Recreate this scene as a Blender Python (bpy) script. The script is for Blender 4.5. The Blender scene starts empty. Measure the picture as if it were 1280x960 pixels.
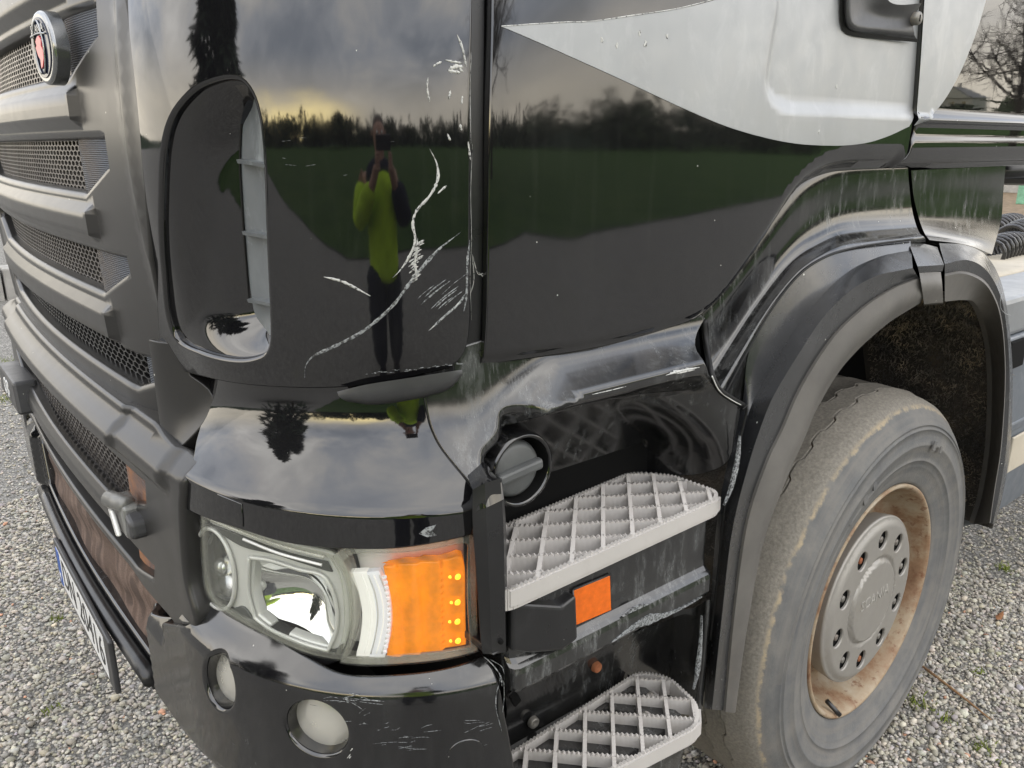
import bpy, bmesh, math, random
import numpy as np
from mathutils import Vector, Matrix
from mathutils.geometry import delaunay_2d_cdt
random.seed(4); rng = np.random.default_rng(4)
R = math.radians
SC = bpy.context.scene
COL = SC.collection

# ------------------------------------------------------------------ camera
F_PX, PITCH, YAW, CAM_H = 1000.0, R(16.6), R(38.5), 1.615
CAMP = np.array([0, 0, CAM_H])
_h = np.array([math.sin(YAW), math.cos(YAW), 0]); c_r = np.array([math.cos(YAW), -math.sin(YAW), 0]); _z = np.array([0, 0, 1.])
c_f = math.cos(PITCH)*_h - math.sin(PITCH)*_z; c_u = math.sin(PITCH)*_h + math.cos(PITCH)*_z
cam = bpy.data.objects.new('camera', bpy.data.cameras.new('camera')); COL.objects.link(cam)
cam.matrix_world = Matrix(((c_r[0], c_u[0], -c_f[0], 0), (c_r[1], c_u[1], -c_f[1], 0), (c_r[2], c_u[2], -c_f[2], CAM_H), (0, 0, 0, 1)))
cam.data.sensor_width = 36; cam.data.lens = 36*F_PX/1280; cam.data.clip_start = 0.02; cam.data.clip_end = 3000
SC.camera = cam

# ------------------------------------------------------------------ world, sun, exposure
SUN_EL, SUN_AZ = R(58), R(240)          # azimuth clockwise from +Y (ahead of the truck)
w = bpy.data.worlds.new('World'); SC.world = w; w.use_nodes = True
nt = w.node_tree; nt.nodes.clear(); N = nt.nodes.new; LK = nt.links.new
wo = N('ShaderNodeOutputWorld'); bg = N('ShaderNodeBackground'); bg.inputs[1].default_value = 0.15
sky = N('ShaderNodeTexSky'); sky.sky_type = 'NISHITA'; sky.sun_disc = False
sky.sun_elevation = SUN_EL; sky.sun_rotation = SUN_AZ; sky.dust_density = 2
tc = N('ShaderNodeTexCoord'); sep = N('ShaderNodeSeparateXYZ'); LK(tc.outputs['Generated'], sep.inputs[0])
def wmath(op, a, b=None, clamp=False):
    m = N('ShaderNodeMath'); m.operation = op; m.use_clamp = clamp
    for i, v in enumerate((a, b)):
        if v is None: continue
        if isinstance(v, (int, float)): m.inputs[i].default_value = v
        else: LK(v, m.inputs[i])
    return m.outputs[0]
zz = wmath('MAXIMUM', sep.outputs[2], 0.0)
den = wmath('ADD', zz, 0.16)                                   # project direction onto a cloud deck
cx_ = wmath('DIVIDE', sep.outputs[0], den); cy_ = wmath('DIVIDE', sep.outputs[1], den)
comb = N('ShaderNodeCombineXYZ'); LK(cx_, comb.inputs[0]); LK(cy_, comb.inputs[1])
nz = N('ShaderNodeTexNoise'); nz.inputs['Scale'].default_value = .62; nz.inputs['Detail'].default_value = 7; nz.inputs['Roughness'].default_value = .56; nz.inputs['Distortion'].default_value = .5
LK(comb.outputs[0], nz.inputs['Vector'])
cr = N('ShaderNodeValToRGB'); LK(nz.outputs[0], cr.inputs[0])
e = cr.color_ramp.elements
e[0].position = .34; e[0].color = (5.2, 5.9, 7.2, 1); e[1].position = .66; e[1].color = (18, 17.6, 17, 1)
k = e.new(.46); k.color = (8.2, 8.8, 10., 1); k = e.new(.56); k.color = (12.5, 12.3, 12.2, 1)
cover = N('ShaderNodeMapRange'); cover.inputs[1].default_value = .3; cover.inputs[2].default_value = .42; LK(nz.outputs[0], cover.inputs[0])
mix = N('ShaderNodeMixRGB'); LK(wmath('MAXIMUM', cover.outputs[0], .82), mix.inputs[0]); LK(sky.outputs[0], mix.inputs[1]); LK(cr.outputs[0], mix.inputs[2])
# a bright warm break low over the horizon
hor = N('ShaderNodeMapRange'); hor.inputs[1].default_value = .26; hor.inputs[2].default_value = .06; LK(zz, hor.inputs[0]); hor.interpolation_type = 'SMOOTHSTEP'
hm = N('ShaderNodeMixRGB'); LK(wmath('MULTIPLY', hor.outputs[0], .75), hm.inputs[0]); LK(mix.outputs[0], hm.inputs[1]); hm.inputs[2].default_value = (16, 14.3, 11.3, 1)
# the low gap in the cloud where the evening light comes through
az = wmath('ARCTAN2', sep.outputs[0], sep.outputs[1]); daz = wmath('ABSOLUTE', wmath('SUBTRACT', az, math.radians(246-360)))
ga = N('ShaderNodeMapRange'); ga.interpolation_type = 'SMOOTHSTEP'; ga.inputs[1].default_value = R(34); ga.inputs[2].default_value = R(5); LK(daz, ga.inputs[0])
ge = N('ShaderNodeMapRange'); ge.interpolation_type = 'SMOOTHSTEP'; ge.inputs[1].default_value = .15; ge.inputs[2].default_value = .07; LK(wmath('ADD', zz, wmath('MULTIPLY', wmath('SUBTRACT', nz.outputs[0], .5), .12)), ge.inputs[0])
gm = N('ShaderNodeMixRGB'); LK(wmath('MULTIPLY', ga.outputs[0], ge.outputs[0]), gm.inputs[0]); LK(hm.outputs[0], gm.inputs[1]); gm.inputs[2].default_value = (42, 34, 16, 1)
LK(gm.outputs[0], bg.inputs[0]); LK(bg.outputs[0], wo.inputs[0])
sun = bpy.data.objects.new('sun', bpy.data.lights.new('sun', 'SUN')); COL.objects.link(sun)
sun.data.energy = 1.0; sun.data.angle = R(150); sun.data.color = (1, .93, .82)
sd = Vector((math.sin(SUN_AZ)*math.cos(SUN_EL), math.cos(SUN_AZ)*math.cos(SUN_EL), math.sin(SUN_EL)))
sun.rotation_euler = sd.to_track_quat('Z', 'Y').to_euler()
SC.view_settings.view_transform = 'Standard'; SC.view_settings.look = 'None'; SC.view_settings.exposure = 0.30; SC.view_settings.gamma = 1
SC.render.engine = 'CYCLES'; SC.cycles.max_bounces = 8; SC.cycles.transparent_max_bounces = 12
SC.cycles.caustics_reflective = False; SC.cycles.caustics_refractive = False; SC.cycles.use_denoising = True

# ------------------------------------------------------------------ pixel rays (photo pixels -> points on real planes)
def ray(px, py): return c_r*(px-640) + c_u*(480-py) + c_f*F_PX
def P(px, py, **k):
    d = ray(px, py); a = list(k)[0]; i = 'XYZ'.index(a)
    return CAMP + d*((k[a]-CAMP[i])/d[i])
def proj(p):
    p = np.asarray(p)-CAMP; d = p@c_f
    return np.stack([640+F_PX*(p@c_r)/d, 480-F_PX*(p@c_u)/d], -1)
def smooth(x): x = np.clip(x, 0, 1); return x*x*(3-2*x)

# ------------------------------------------------------------------ materials
class NB:
    def __init__(s, name):
        s.m = bpy.data.materials.new(name); s.m.use_nodes = True; s.t = s.m.node_tree; s.t.nodes.clear()
        s.out = s.t.nodes.new('ShaderNodeOutputMaterial'); s.b = s.t.nodes.new('ShaderNodeBsdfPrincipled'); s.t.links.new(s.b.outputs[0], s.out.inputs[0])
        s.tc = s.t.nodes.new('ShaderNodeTexCoord'); s.co = s.tc.outputs['Object']
    def n(s, t, **kw):
        x = s.t.nodes.new('ShaderNode'+t)
        for k_, v in kw.items():
            if hasattr(x, k_) and k_ not in x.inputs: setattr(x, k_, v)
            else: s.put(x.inputs[k_], v)
        return x
    def put(s, sock, v):
        if isinstance(v, bpy.types.NodeSocket): s.t.links.new(v, sock)
        else: sock.default_value = v if not (isinstance(v, tuple) and len(v) == 3 and sock.type == 'RGBA') else (*v, 1)
    def noise(s, scale, detail=4, rough=.55, vec=None, dist=0.):
        x = s.n('TexNoise', Scale=float(scale), Detail=float(detail), Roughness=rough, Distortion=dist); s.put(x.inputs['Vector'], vec or s.co); return x.outputs[0]
    def mapv(s, scale=(1, 1, 1), rot=(0, 0, 0)):
        x = s.t.nodes.new('ShaderNodeMapping'); s.put(x.inputs['Vector'], s.co); x.inputs['Scale'].default_value = scale; x.inputs['Rotation'].default_value = rot; return x.outputs[0]
    def rng(s, v, a, b, c=0., d=1.):
        x = s.t.nodes.new('ShaderNodeMapRange'); s.put(x.inputs[0], v)
        for i, q in enumerate((a, b, c, d)): s.put(x.inputs[i+1], q)
        return x.outputs[0]
    def math(s, op, a, b=0., c=False):
        x = s.t.nodes.new('ShaderNodeMath'); x.operation = op; x.use_clamp = c; s.put(x.inputs[0], a); s.put(x.inputs[1], b); return x.outputs[0]
    def mix(s, f, a, b, mode='MIX'):
        x = s.t.nodes.new('ShaderNodeMixRGB'); x.blend_type = mode; s.put(x.inputs[0], f); s.put(x.inputs[1], a); s.put(x.inputs[2], b); return x.outputs[0]
    def ramp(s, f, *st):
        x = s.t.nodes.new('ShaderNodeValToRGB'); s.put(x.inputs[0], f); el = x.color_ramp.elements
        while len(el) < len(st): el.new(.5)
        for q, (p_, c_) in zip(el, st): q.position = p_; q.color = (*c_, 1)
        return x.outputs[0]
    def bump(s, h, strength=.3, dist=.002):
        x = s.n('Bump', Strength=strength, Distance=dist, Height=h); s.put(s.b.inputs['Normal'], x.outputs[0]); return x
    def set(s, **kw):
        for k_, v in kw.items(): s.put(s.b.inputs[k_.replace('_', ' ')], v)
        return s
    def specks(s, scale=70, size=.07, keep=.86):
        v = s.n('TexVoronoi', Scale=float(scale)); s.put(v.inputs['Vector'], s.co)
        sp = s.n('SeparateColor'); s.put(sp.inputs[0], v.outputs['Color'])
        k_ = s.math('GREATER_THAN', sp.outputs[0], keep)
        r_ = s.math('MULTIPLY', sp.outputs[1], size)
        return s.math('MULTIPLY', s.math('LESS_THAN', v.outputs['Distance'], r_), k_)

def paint(name, base=(.005, .005, .006), rough=.042, ior=1.86, dust=.006, scuff=0., speck=.955):
    b = NB(name); big = b.noise(3.5, 5, .6); fine = b.noise(38, 4, .6)
    d = b.math('MULTIPLY', b.rng(big, .35, .75), dust)
    streak = b.noise(1, 4, .6, b.mapv((55, 55, 3.2)))
    d = b.math('ADD', d, b.math('MULTIPLY', b.rng(streak, .56, .8), dust*1.1))
    col = b.mix(1.0, base, b.n('CombineColor', Red=d, Green=d, Blue=b.math('MULTIPLY', d, .9)).outputs[0], 'ADD')
    rg = b.math('ADD', b.math('MULTIPLY', b.rng(fine, .4, .8), .03), rough)
    if scuff:
        sc = b.noise(1, 7, .72, b.mapv((46, 46, 13), (.12, .2, .1)), .15)
        ms = b.math('MULTIPLY', b.rng(sc, .5, .74), b.rng(b.noise(3.4, 3), .40, .58))
        hair = b.rng(b.noise(1, 2, .5, b.mapv((210, 60, 30), (0, .5, 0)), 1.2), .62, .72)
        ms = b.math('ADD', ms, b.math('MULTIPLY', hair, b.math('MULTIPLY', b.rng(b.noise(4, 2), .45, .65), .5)), True)
        col = b.mix(b.math('MULTIPLY', ms, scuff), col, (.23, .24, .24)); rg = b.math('ADD', rg, b.math('MULTIPLY', ms, .3))
    if speck < 1:
        sp = b.specks(75, .10, speck); col = b.mix(sp, col, (.45, .45, .41)); rg = b.math('ADD', rg, b.math('MULTIPLY', sp, .5))
    b.set(Base_Color=col, Roughness=rg, IOR=ior)
    b.bump(b.math('ADD', b.noise(5, 3), b.math('MULTIPLY', b.noise(160, 1), .012)), .05, .004)
    return b.m
def plastic(name, base, rough=.4, ior=1.55, wear=.0, wearcol=(.4, .4, .4), speck=.93, bump=.15, bscale=180, metal=0., mott=.25, anis=(1, 1, 1)):
    b = NB(name); big = b.noise(6, 5, .6, b.mapv(anis))
    col = b.mix(b.rng(big, .3, .75), tuple(c*(1-mott) for c in base), tuple(c*(1+mott) for c in base))
    if wear:
        sc = b.noise(1, 6, .7, b.mapv((16, 16, 9), (.4, .3, .1)), .5)
        col = b.mix(b.math('MULTIPLY', b.rng(sc, .54, .74), wear), col, wearcol)
    if speck < 1: col = b.mix(b.specks(62, .13, speck), col, (.55, .55, .5))
    b.set(Base_Color=col, Roughness=b.rng(b.noise(25, 4), .3, .7, max(.02, rough-(.07 if wear else .015)), rough+(.07 if wear else .015)), IOR=ior, Metallic=metal)
    if bump: b.bump(b.noise(bscale, 2), bump, .0006)
    return b.m
M = {}
M['black'] = paint('black_gloss_paint')
M['black_worn'] = paint('worn_black_paint', rough=.09, dust=.02, scuff=.5, speck=.93)
M['black_skirt'] = paint('scuffed_black_paint', base=(.008, .008, .009), rough=.13, dust=.020, scuff=.52, speck=.94)
M['black_bumper'] = paint('bumper_black_paint', rough=.10, dust=.010, scuff=.10, speck=.94)
M['grille_grey'] = plastic('satin_grey_plastic', (.032, .031, .030), .30, 1.55, 0, (.12, .12, .115), .95, 0, 300, .15, .03)
M['dark_grey'] = plastic('dark_grey_plastic', (.045, .045, .047), .42, 1.55, .2, (.13, .13, .13))
M['black_plastic'] = plastic('black_plastic', (.012, .012, .013), .33, 1.6, .12, (.10, .10, .10), .95)
M['flare'] = plastic('weathered_flare_plastic', (.026, .027, .029), .24, 1.85, .3, (.11, .11, .115), .95, .1, 200)
M['rubber_lip'] = plastic('grey_rubber', (.125, .118, .108), .55, 1.5, .4, (.16, .14, .12), .97, .2, 140)
M['void'] = plastic('black_void', (.004, .004, .004), .9, 1.3, 0, speck=1, bump=0)
M['seal'] = plastic('black_seal', (.006, .006, .006), .5, 1.4, 0, speck=1, bump=0)
M['mesh'] = plastic('grey_expanded_metal', (.19, .175, .165), .38, 1.6, .3, (.25, .2, .18), 1, 0, metal=.7)
M['mesh_black'] = plastic('black_expanded_metal', (.03, .03, .03), .35, 1.7, .2, (.2, .18, .16), 1, 0, metal=.3)
M['void_grey'] = plastic('radiator_core', (.018, .017, .016), .7, 1.4, 0, speck=1, bump=0)
M['silver'] = plastic('silver_vinyl', (.37, .38, .387), .38, 1.55, .30, (.58, .59, .59), 1, .06, 260, .35, .08, (1, 1, .4))
M['silver_edge'] = plastic('silver_trim', (.5, .5, .5), .25, 1.6, 0, speck=1, bump=0, metal=.7)
M['chrome'] = plastic('chrome_reflector', (.86, .86, .84), .05, 1.6, 0, speck=1, bump=0, metal=1., mott=.02)
M['satin_chrome'] = plastic('satin_reflector', (.80, .80, .77), .22, 1.6, 0, speck=1, bump=0, metal=.8, mott=.05)
M['bezel'] = plastic('silver_lamp_bezel', (.72, .72, .69), .30, 1.6, 0, speck=1, bump=0, metal=.25, mott=.06)
M['lamp_dark'] = plastic('lamp_inner_grey', (.11, .115, .11), .35, 1.5, 0, speck=1, bump=0, mott=.1)
M['step'] = plastic('pale_step_plastic', (.485, .462, .438), .6, 1.45, .5, (.40, .37, .34), .985, .15, 160, 0, .07)
M['bolt'] = plastic('dull_bolt', (.22, .21, .19), .45, 1.5, .6, (.2, .1, .05), 1, .1, metal=.5)
M['rust_bolt'] = plastic('rusty_bolt', (.26, .09, .04), .8, 1.4, .6, (.4, .2, .1), 1, .4)
M['primer'] = plastic('white_primer_scratch', (.56, .56, .53), .6, 1.4, .4, (.45, .45, .43), 1, .3, 400)
def broken(name, c, lo, hi):
    b = NB(name); f = b.rng(b.noise(260, 3, .7), lo, hi); b.set(Base_Color=b.mix(f, (.03, .03, .031), b.mix(b.noise(60, 3), tuple(x*.6 for x in c), c)), Roughness=.55); b.bump(b.noise(300, 2), .5, .0006); return b.m
M['primer'] = broken('white_primer_scratch', (.64, .64, .61), .36, .46)
M['graze'] = broken('grey_graze', (.40, .42, .43), .42, .56)
M['graze_old'] = plastic('grey_graze', (.36, .38, .39), .5, 1.4, .7, (.12, .12, .12), 1, .2, 400)
M['lensgrey'] = plastic('fog_lamp_glass', (.66, .64, .58), .22, 1.6, .1, (.5, .5, .5), 1, 0, mott=.08, metal=.45)
M['hose'] = plastic('black_coil_hose', (.012, .012, .013), .25, 1.6, 0, speck=1, bump=0)
M['white_plate'] = plastic('white_plate', (.75, .75, .74), .4, 1.5, 0, speck=1, bump=0, mott=.03)
M['plate_blue'] = plastic('blue_plate_band', (.02, .09, .38), .4, 1.5, 0, speck=1, bump=0, mott=.05)
M['plate_text'] = plastic('black_letters', (.02, .02, .02), .5, 1.5, 0, speck=1, bump=0)
M['red'] = plastic('red_enamel', (.55, .03, .05), .2, 1.6, 0, speck=1, bump=0, mott=.1)
M['navy'] = plastic('navy_enamel', (.012, .02, .05), .12, 1.6, 0, speck=1, bump=0)
M['badge_rim'] = plastic('badge_rim', (.34, .35, .36), .22, 1.6, 0, speck=1, bump=0, metal=.9)
M['reflector'] = None
def amber(name, emit, base=(.85, .22, .01)):
    b = NB(name); wv = b.noise(90, 2)
    b.set(Base_Color=b.mix(b.rng(wv, .3, .7), tuple(c*.8 for c in base), base), Roughness=.22, IOR=1.5, Emission_Color=(1., .235, .0, 1), Emission_Strength=emit)
    wv2 = b.n('TexWave', wave_type='BANDS', bands_direction='X', Scale=11., Distortion=1.5, Detail=2.); b.put(wv2.inputs['Vector'], b.mapv((1, -.9, .12))); nz_ = b.noise(22, 3)  # darker shading between ribs, painted into the emission as bands
    b.put(b.b.inputs['Emission Strength'], b.math('MULTIPLY', b.math('ADD', b.math('MULTIPLY', wv2.outputs['Fac'], .55), b.rng(nz_, .3, .7, .35, .85)), emit))
    v = b.n('TexVoronoi', Scale=260.); b.put(v.inputs['Vector'], b.co); b.bump(v.outputs['Distance'], .25, .001)
    return b.m
M['reflector'] = amber('amber_side_reflector', .05, (.80, .15, .01))  # no lamp inside: a faint glow is added to the amber
M['indicator'] = amber('amber_lit_indicator', .42, (.85, .27, .002))
def emis(name, col, st, base=(.8, .8, .8)):
    b = NB(name); b.set(Base_Color=base, Roughness=.3, Emission_Color=(*col, 1), Emission_Strength=st); return b.m
M['led'] = emis('amber_led', (1, .62, .02), 1.5, (.9, .5, .05))
M['drl'] = emis('white_daytime_light', (1., .97, .9), .45, (.55, .55, .52))
M['drl_dim'] = emis('daytime_light_prism', (.93, .95, 1.), .26, (.7, .7, .72))
def clear(name, fog=.03, tint=(.9, .9, .84)):
    b = NB(name); b.t.nodes.remove(b.b)
    tr = b.n('BsdfTransparent'); b.put(tr.inputs[0], (.93, .94, .92)); gl = b.n('BsdfGlossy'); gl.inputs['Roughness'].default_value = .03
    di = b.n('BsdfDiffuse'); b.put(di.inputs[0], tint)
    lw = b.n('LayerWeight', Blend=.5); fr = b.n('MapRange'); b.put(fr.inputs[0], b.math('POWER', lw.outputs['Facing'], 4.)); fr.inputs[3].default_value = .04; fr.inputs[4].default_value = .85
    m1 = b.n('MixShader'); b.put(m1.inputs[0], b.rng(b.noise(9, 4), .3, .8, fog*.5, fog*1.6)); b.t.links.new(tr.outputs[0], m1.inputs[1]); b.t.links.new(di.outputs[0], m1.inputs[2])
    m2 = b.n('MixShader'); b.put(m2.inputs[0], fr.outputs[0]); b.t.links.new(m1.outputs[0], m2.inputs[1]); b.t.links.new(gl.outputs[0], m2.inputs[2])
    b.t.links.new(m2.outputs[0], b.out.inputs[0]); return b.m
M['clear'] = clear('clear_lamp_cover'); M['clear_rim'] = clear('yellowed_lamp_rim', .26, (.66, .65, .56))

# ------------------------------------------------------------------ things and parts
def tag(o, label=None, cat=None, group=None, kind=None):
    for k_, v in (('label', label), ('category', cat), ('group', group), ('kind', kind)):
        if v: o[k_] = v
    return o
def empty(name, loc, label, cat, group=None):
    o = bpy.data.objects.new(name, None); COL.objects.link(o); o.location = loc; o.empty_display_size = .1
    tag(o, label, cat, group); return o
def link(name, me, mat, parent=None, label=None):
    o = bpy.data.objects.new(name, me); COL.objects.link(o)
    for m_ in (mat if isinstance(mat, (list, tuple)) else [mat]): me.materials.append(m_)
    if parent is not None:
        o.parent = parent; pw = Matrix.Translation(parent.location) if parent.parent is None else Matrix.Translation(parent.get('_w', (0, 0, 0)))
        o.matrix_parent_inverse = pw.inverted()
    if label: o['label'] = label
    return o
def mesh(name, V, Fc, mat, parent=None, sm=True, normals=None, label=None):
    me = bpy.data.meshes.new(name); me.from_pydata([tuple(map(float, v)) for v in V], [], [tuple(int(i) for i in f) for f in Fc]); me.update()
    if sm: me.shade_smooth()
    if normals is not None: me.normals_split_custom_set_from_vertices([tuple(map(float, q)) for q in normals])
    return link(name, me, mat, parent, label)
def from_bm(name, bm, mat, parent=None, sm=False, label=None):
    me = bpy.data.meshes.new(name); bm.normal_update(); bm.to_mesh(me); bm.free()
    if sm: me.shade_smooth()
    return link(name, me, mat, parent, label)
def crom(pts, n, closed=False):
    """Catmull-Rom through pts (k,dim), n samples spaced by arc length"""
    p = np.asarray(pts, float); k_ = len(p)
    if k_ == 2 and not closed: t = np.linspace(0, 1, n)[:, None]; return p[0]*(1-t)+p[1]*t
    ext = np.vstack([p[-1], p, p[0], p[1]]) if closed else np.vstack([2*p[0]-p[1], p, 2*p[-1]-p[-2]])
    out = []
    for i in range(k_ if closed else k_-1):
        a, b, c, d = ext[i:i+4]; t = np.linspace(0, 1, 14, endpoint=False)[:, None]
        m1 = (c-a)*.5; m2 = (d-b)*.5; L_ = np.linalg.norm(c-b)+1e-9      # limit tangents: no loops on uneven spacing
        m1 *= min(1, 1.3*L_/(np.linalg.norm(m1)+1e-9)); m2 *= min(1, 1.3*L_/(np.linalg.norm(m2)+1e-9))
        out.append((2*t**3-3*t**2+1)*b+(t**3-2*t**2+t)*m1+(-2*t**3+3*t**2)*c+(t**3-t**2)*m2)
    out = np.vstack(out+[p[:1] if closed else p[-1:]])
    s = np.concatenate([[0], np.cumsum(np.linalg.norm(np.diff(out, axis=0), axis=1))])
    q = np.linspace(0, s[-1], n, endpoint=not closed)
    return np.stack([np.interp(q, s, out[:, i]) for i in range(p.shape[1])], 1)
def loft(name, rows, mat, parent=None, n=40, m=6, sharp=(), flip=False, label=None, closed=False):
    """smooth sheet through rows of 3-D points; row indices in sharp are creases"""
    rs = [crom(r_, n, closed) for r_ in rows]; V, Fc = [], []
    cuts = [0]+[i for i in sharp]+[len(rs)-1]
    for a, b in zip(cuts[:-1], cuts[1:]):
        grp = np.array(rs[a:b+1]); k_ = len(grp)
        sub = np.stack([crom(grp[:, j], (k_-1)*m+1) for j in range(n)], 1) if k_ > 2 else np.stack([crom(grp[:, j], m+1) for j in range(n)], 1)
        o = len(V); V += list(sub.reshape(-1, 3)); rr = sub.shape[0]
        for i in range(rr-1):
            for j in range(n if closed else n-1):
                j2 = (j+1) % n; f = (o+i*n+j, o+i*n+j2, o+(i+1)*n+j2, o+(i+1)*n+j); Fc.append(f[::-1] if flip else f)
    return mesh(name, V, Fc, mat, parent, True, None, label)
def tube(name, pts, rad, mat, parent=None, seg=10, n=None, label=None, join=None):
    p = crom(pts, n) if n else np.asarray(pts, float); k_ = len(p); T = np.gradient(p, axis=0); T /= np.linalg.norm(T, axis=1)[:, None]+1e-12
    up = np.array([0, 0, 1.]) if abs(T[0][2]) < .9 else np.array([1., 0, 0]); V, Fc = [], []
    nv = np.cross(T[0], up); nv /= np.linalg.norm(nv)
    rad = np.full(k_, rad) if np.isscalar(rad) else np.asarray(rad)
    for i in range(k_):
        nv = nv-T[i]*(nv@T[i]); nv /= np.linalg.norm(nv); b = np.cross(T[i], nv)
        for j in range(seg): a = 2*math.pi*j/seg; V.append(p[i]+rad[i]*(math.cos(a)*nv+math.sin(a)*b))
    for i in range(k_-1):
        for j in range(seg): Fc.append((i*seg+j, i*seg+(j+1) % seg, (i+1)*seg+(j+1) % seg, (i+1)*seg+j))
    Fc += [tuple(range(seg))[::-1], tuple(range((k_-1)*seg, k_*seg))]
    if join is not None:
        o = len(join[0]); join[0].extend(V); join[1].extend([tuple(i+o for i in f) for f in Fc]); return
    return mesh(name, V, Fc, mat, parent, True, None, label)
def lathe(name, prof, centre, mat, parent=None, seg=64, steer=0., zig=None, label=None, a0=0, a1=2*math.pi, yfun=None):
    """profile (r, y) turned about the Y axis through centre"""
    V, Fc = [], []; full = abs(a1-a0-2*math.pi) < 1e-6; k_ = len(prof); ns = seg if full else seg+1
    for i in range(ns):
        a = a0+(a1-a0)*i/seg
        for q, (r_, y) in enumerate(prof):
            if zig: y = y+zig(q, a)
            x, z = r_*math.cos(a), r_*math.sin(a)
            V.append((centre[0]+x*math.cos(steer)-y*math.sin(steer), centre[1]+x*math.sin(steer)+y*math.cos(steer), centre[2]+z))
    for i in range(seg):
        i2 = (i+1) % ns
        for q in range(k_-1): Fc.append((i*k_+q, i*k_+q+1, i2*k_+q+1, i2*k_+q))
    return mesh(name, V, Fc, mat, parent, True, None, label)
def box_bm(bm, c, size, rot=None):
    mt = Matrix.Translation(c) @ (rot.to_4x4() if rot else Matrix()) @ Matrix.Diagonal((*size, 1))
    return bmesh.ops.create_cube(bm, size=1, matrix=mt)['verts']
def bev(bm, w_, seg=2): bmesh.ops.bevel(bm, geom=bm.edges[:], offset=w_, segments=seg, profile=.5, affect='EDGES', clamp_overlap=True)
def box(name, c, size, mat, parent=None, w_=.004, rot=None, label=None):
    bm = bmesh.new(); box_bm(bm, c, size, rot)
    if w_: bev(bm, w_)
    o = from_bm(name, bm, mat, parent, False, label); return o
def prism(name, poly, direction, mat, parent=None, w_=.004, seg=2, label=None, sm=False):
    """polygon of 3-D points extruded along direction, edges rounded"""
    bm = bmesh.new(); vs = [bm.verts.new(tuple(p_)) for p_ in poly]; f = bm.faces.new(vs)
    r_ = bmesh.ops.extrude_face_region(bm, geom=[f]); bmesh.ops.translate(bm, verts=[v for v in r_['geom'] if isinstance(v, bmesh.types.BMVert)], vec=tuple(direction))
    bmesh.ops.recalc_face_normals(bm, faces=bm.faces[:])
    if w_: bev(bm, w_, seg)
    return from_bm(name, bm, mat, parent, sm, label)

# ------------------------------------------------------------------ shells: plan profile of the cab, drawn up through z
CY = 2.08                                                        # centre line of the truck
class Shell:
    def __init__(s, sideY, X0, a, Yc, b, cx, inset, xs=3.1):
        p = [(x, sideY) for x in np.linspace(xs, X0, 60)[:-1]]
        p += [(X0-a*math.sin(t), Yc-b*math.cos(t)) for t in np.linspace(0, math.pi/2, 90)]
        xf = X0-a; p += [(xf+(cx-xf)*math.sin((y-Yc)/(CY-Yc)*math.pi/2), y) for y in np.linspace(Yc, CY, 50)[1:]]
        p = np.array(p); p = np.vstack([p, (p*[1, -1]+[0, 2*CY])[::-1][1:]])
        for _ in range(3): p[1:-1] = .25*p[:-2]+.5*p[1:-1]+.25*p[2:]
        s.p = p; s.s = np.concatenate([[0], np.cumsum(np.linalg.norm(np.diff(p, axis=0), axis=1))]); s.inset = inset
        t = np.gradient(p, s.s, axis=0); t /= np.linalg.norm(t, axis=1)[:, None]; s.nn = np.stack([-t[:, 1], t[:, 0]], 1)
        s.corner0 = s.sX(X0); s.corner1 = s.sY(Yc)
    def sX(s, X): h = len(s.p)//2; return float(np.interp(-X, -s.p[:h, 0], s.s[:h]))
    def sY(s, Y): return float(np.interp(Y, s.p[60:-60, 1], s.s[60:-60]))
    def base(s, a): return np.stack([np.interp(a, s.s, s.p[:, 0]), np.interp(a, s.s, s.p[:, 1])], -1), np.stack([np.interp(a, s.s, s.nn[:, 0]), np.interp(a, s.s, s.nn[:, 1])], -1)
    def S(s, a, z, depth=0.):
        a = np.asarray(a, float); z = np.asarray(z, float); p, n = s.base(a); d = s.inset(s, a, z)+depth
        q = p-n*np.asarray(d)[..., None]; return np.stack([q[..., 0], q[..., 1], z+0*a], -1)
    def uv(s, px, py, depth=0.):
        d = ray(px, py); A = s.p[:-1]; B = s.p[1:]; e_ = B-A
        det = -d[0]*e_[:, 1]+d[1]*e_[:, 0]; det = np.where(abs(det) < 1e-12, 1e-12, det)
        t = (-A[:, 0]*e_[:, 1]+A[:, 1]*e_[:, 0])/det; q = (d[0]*A[:, 1]-d[1]*A[:, 0])/det
        ok = (t > 0) & (q >= -1e-6) & (q <= 1+1e-6)
        if not ok.any(): raise ValueError('no hit %s %s' % (px, py))
        i = np.where(ok)[0][np.argmin(t[ok])]; a = s.s[i]+q[i]*(s.s[i+1]-s.s[i]); z = CAM_H+t[i]*d[2]
        x = np.array([a, z])
        for _ in range(8):
            dep = depth(x[0], x[1]) if callable(depth) else depth
            g = lambda y: proj(s.S(y[0], y[1], dep))-np.array([px, py])
            r0 = g(x); h_ = 1e-4; J = np.stack([(g(x+[h_, 0])-r0)/h_, (g(x+[0, h_])-r0)/h_], 1)
            st = np.linalg.solve(J, -r0); st *= min(1, .05/(np.linalg.norm(st)+1e-12)); x = x+st
        return x
def insetU(s, a, z):
    wc = smooth((a-s.corner0+.12)/.30)*(1-smooth((a-s.corner1+.05)/.30)); wf = smooth((a-s.corner1+.05)/.3)
    k_ = .06+wc*.32+wf*.03; q = (z-1.62)
    return k_*q*q
U = Shell(.85, .70, .385, 1.25, .40, .275, insetU)
L = Shell(.805, .69, .385, 1.25, .445, .275, lambda s, a, z: 0*a)

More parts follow.
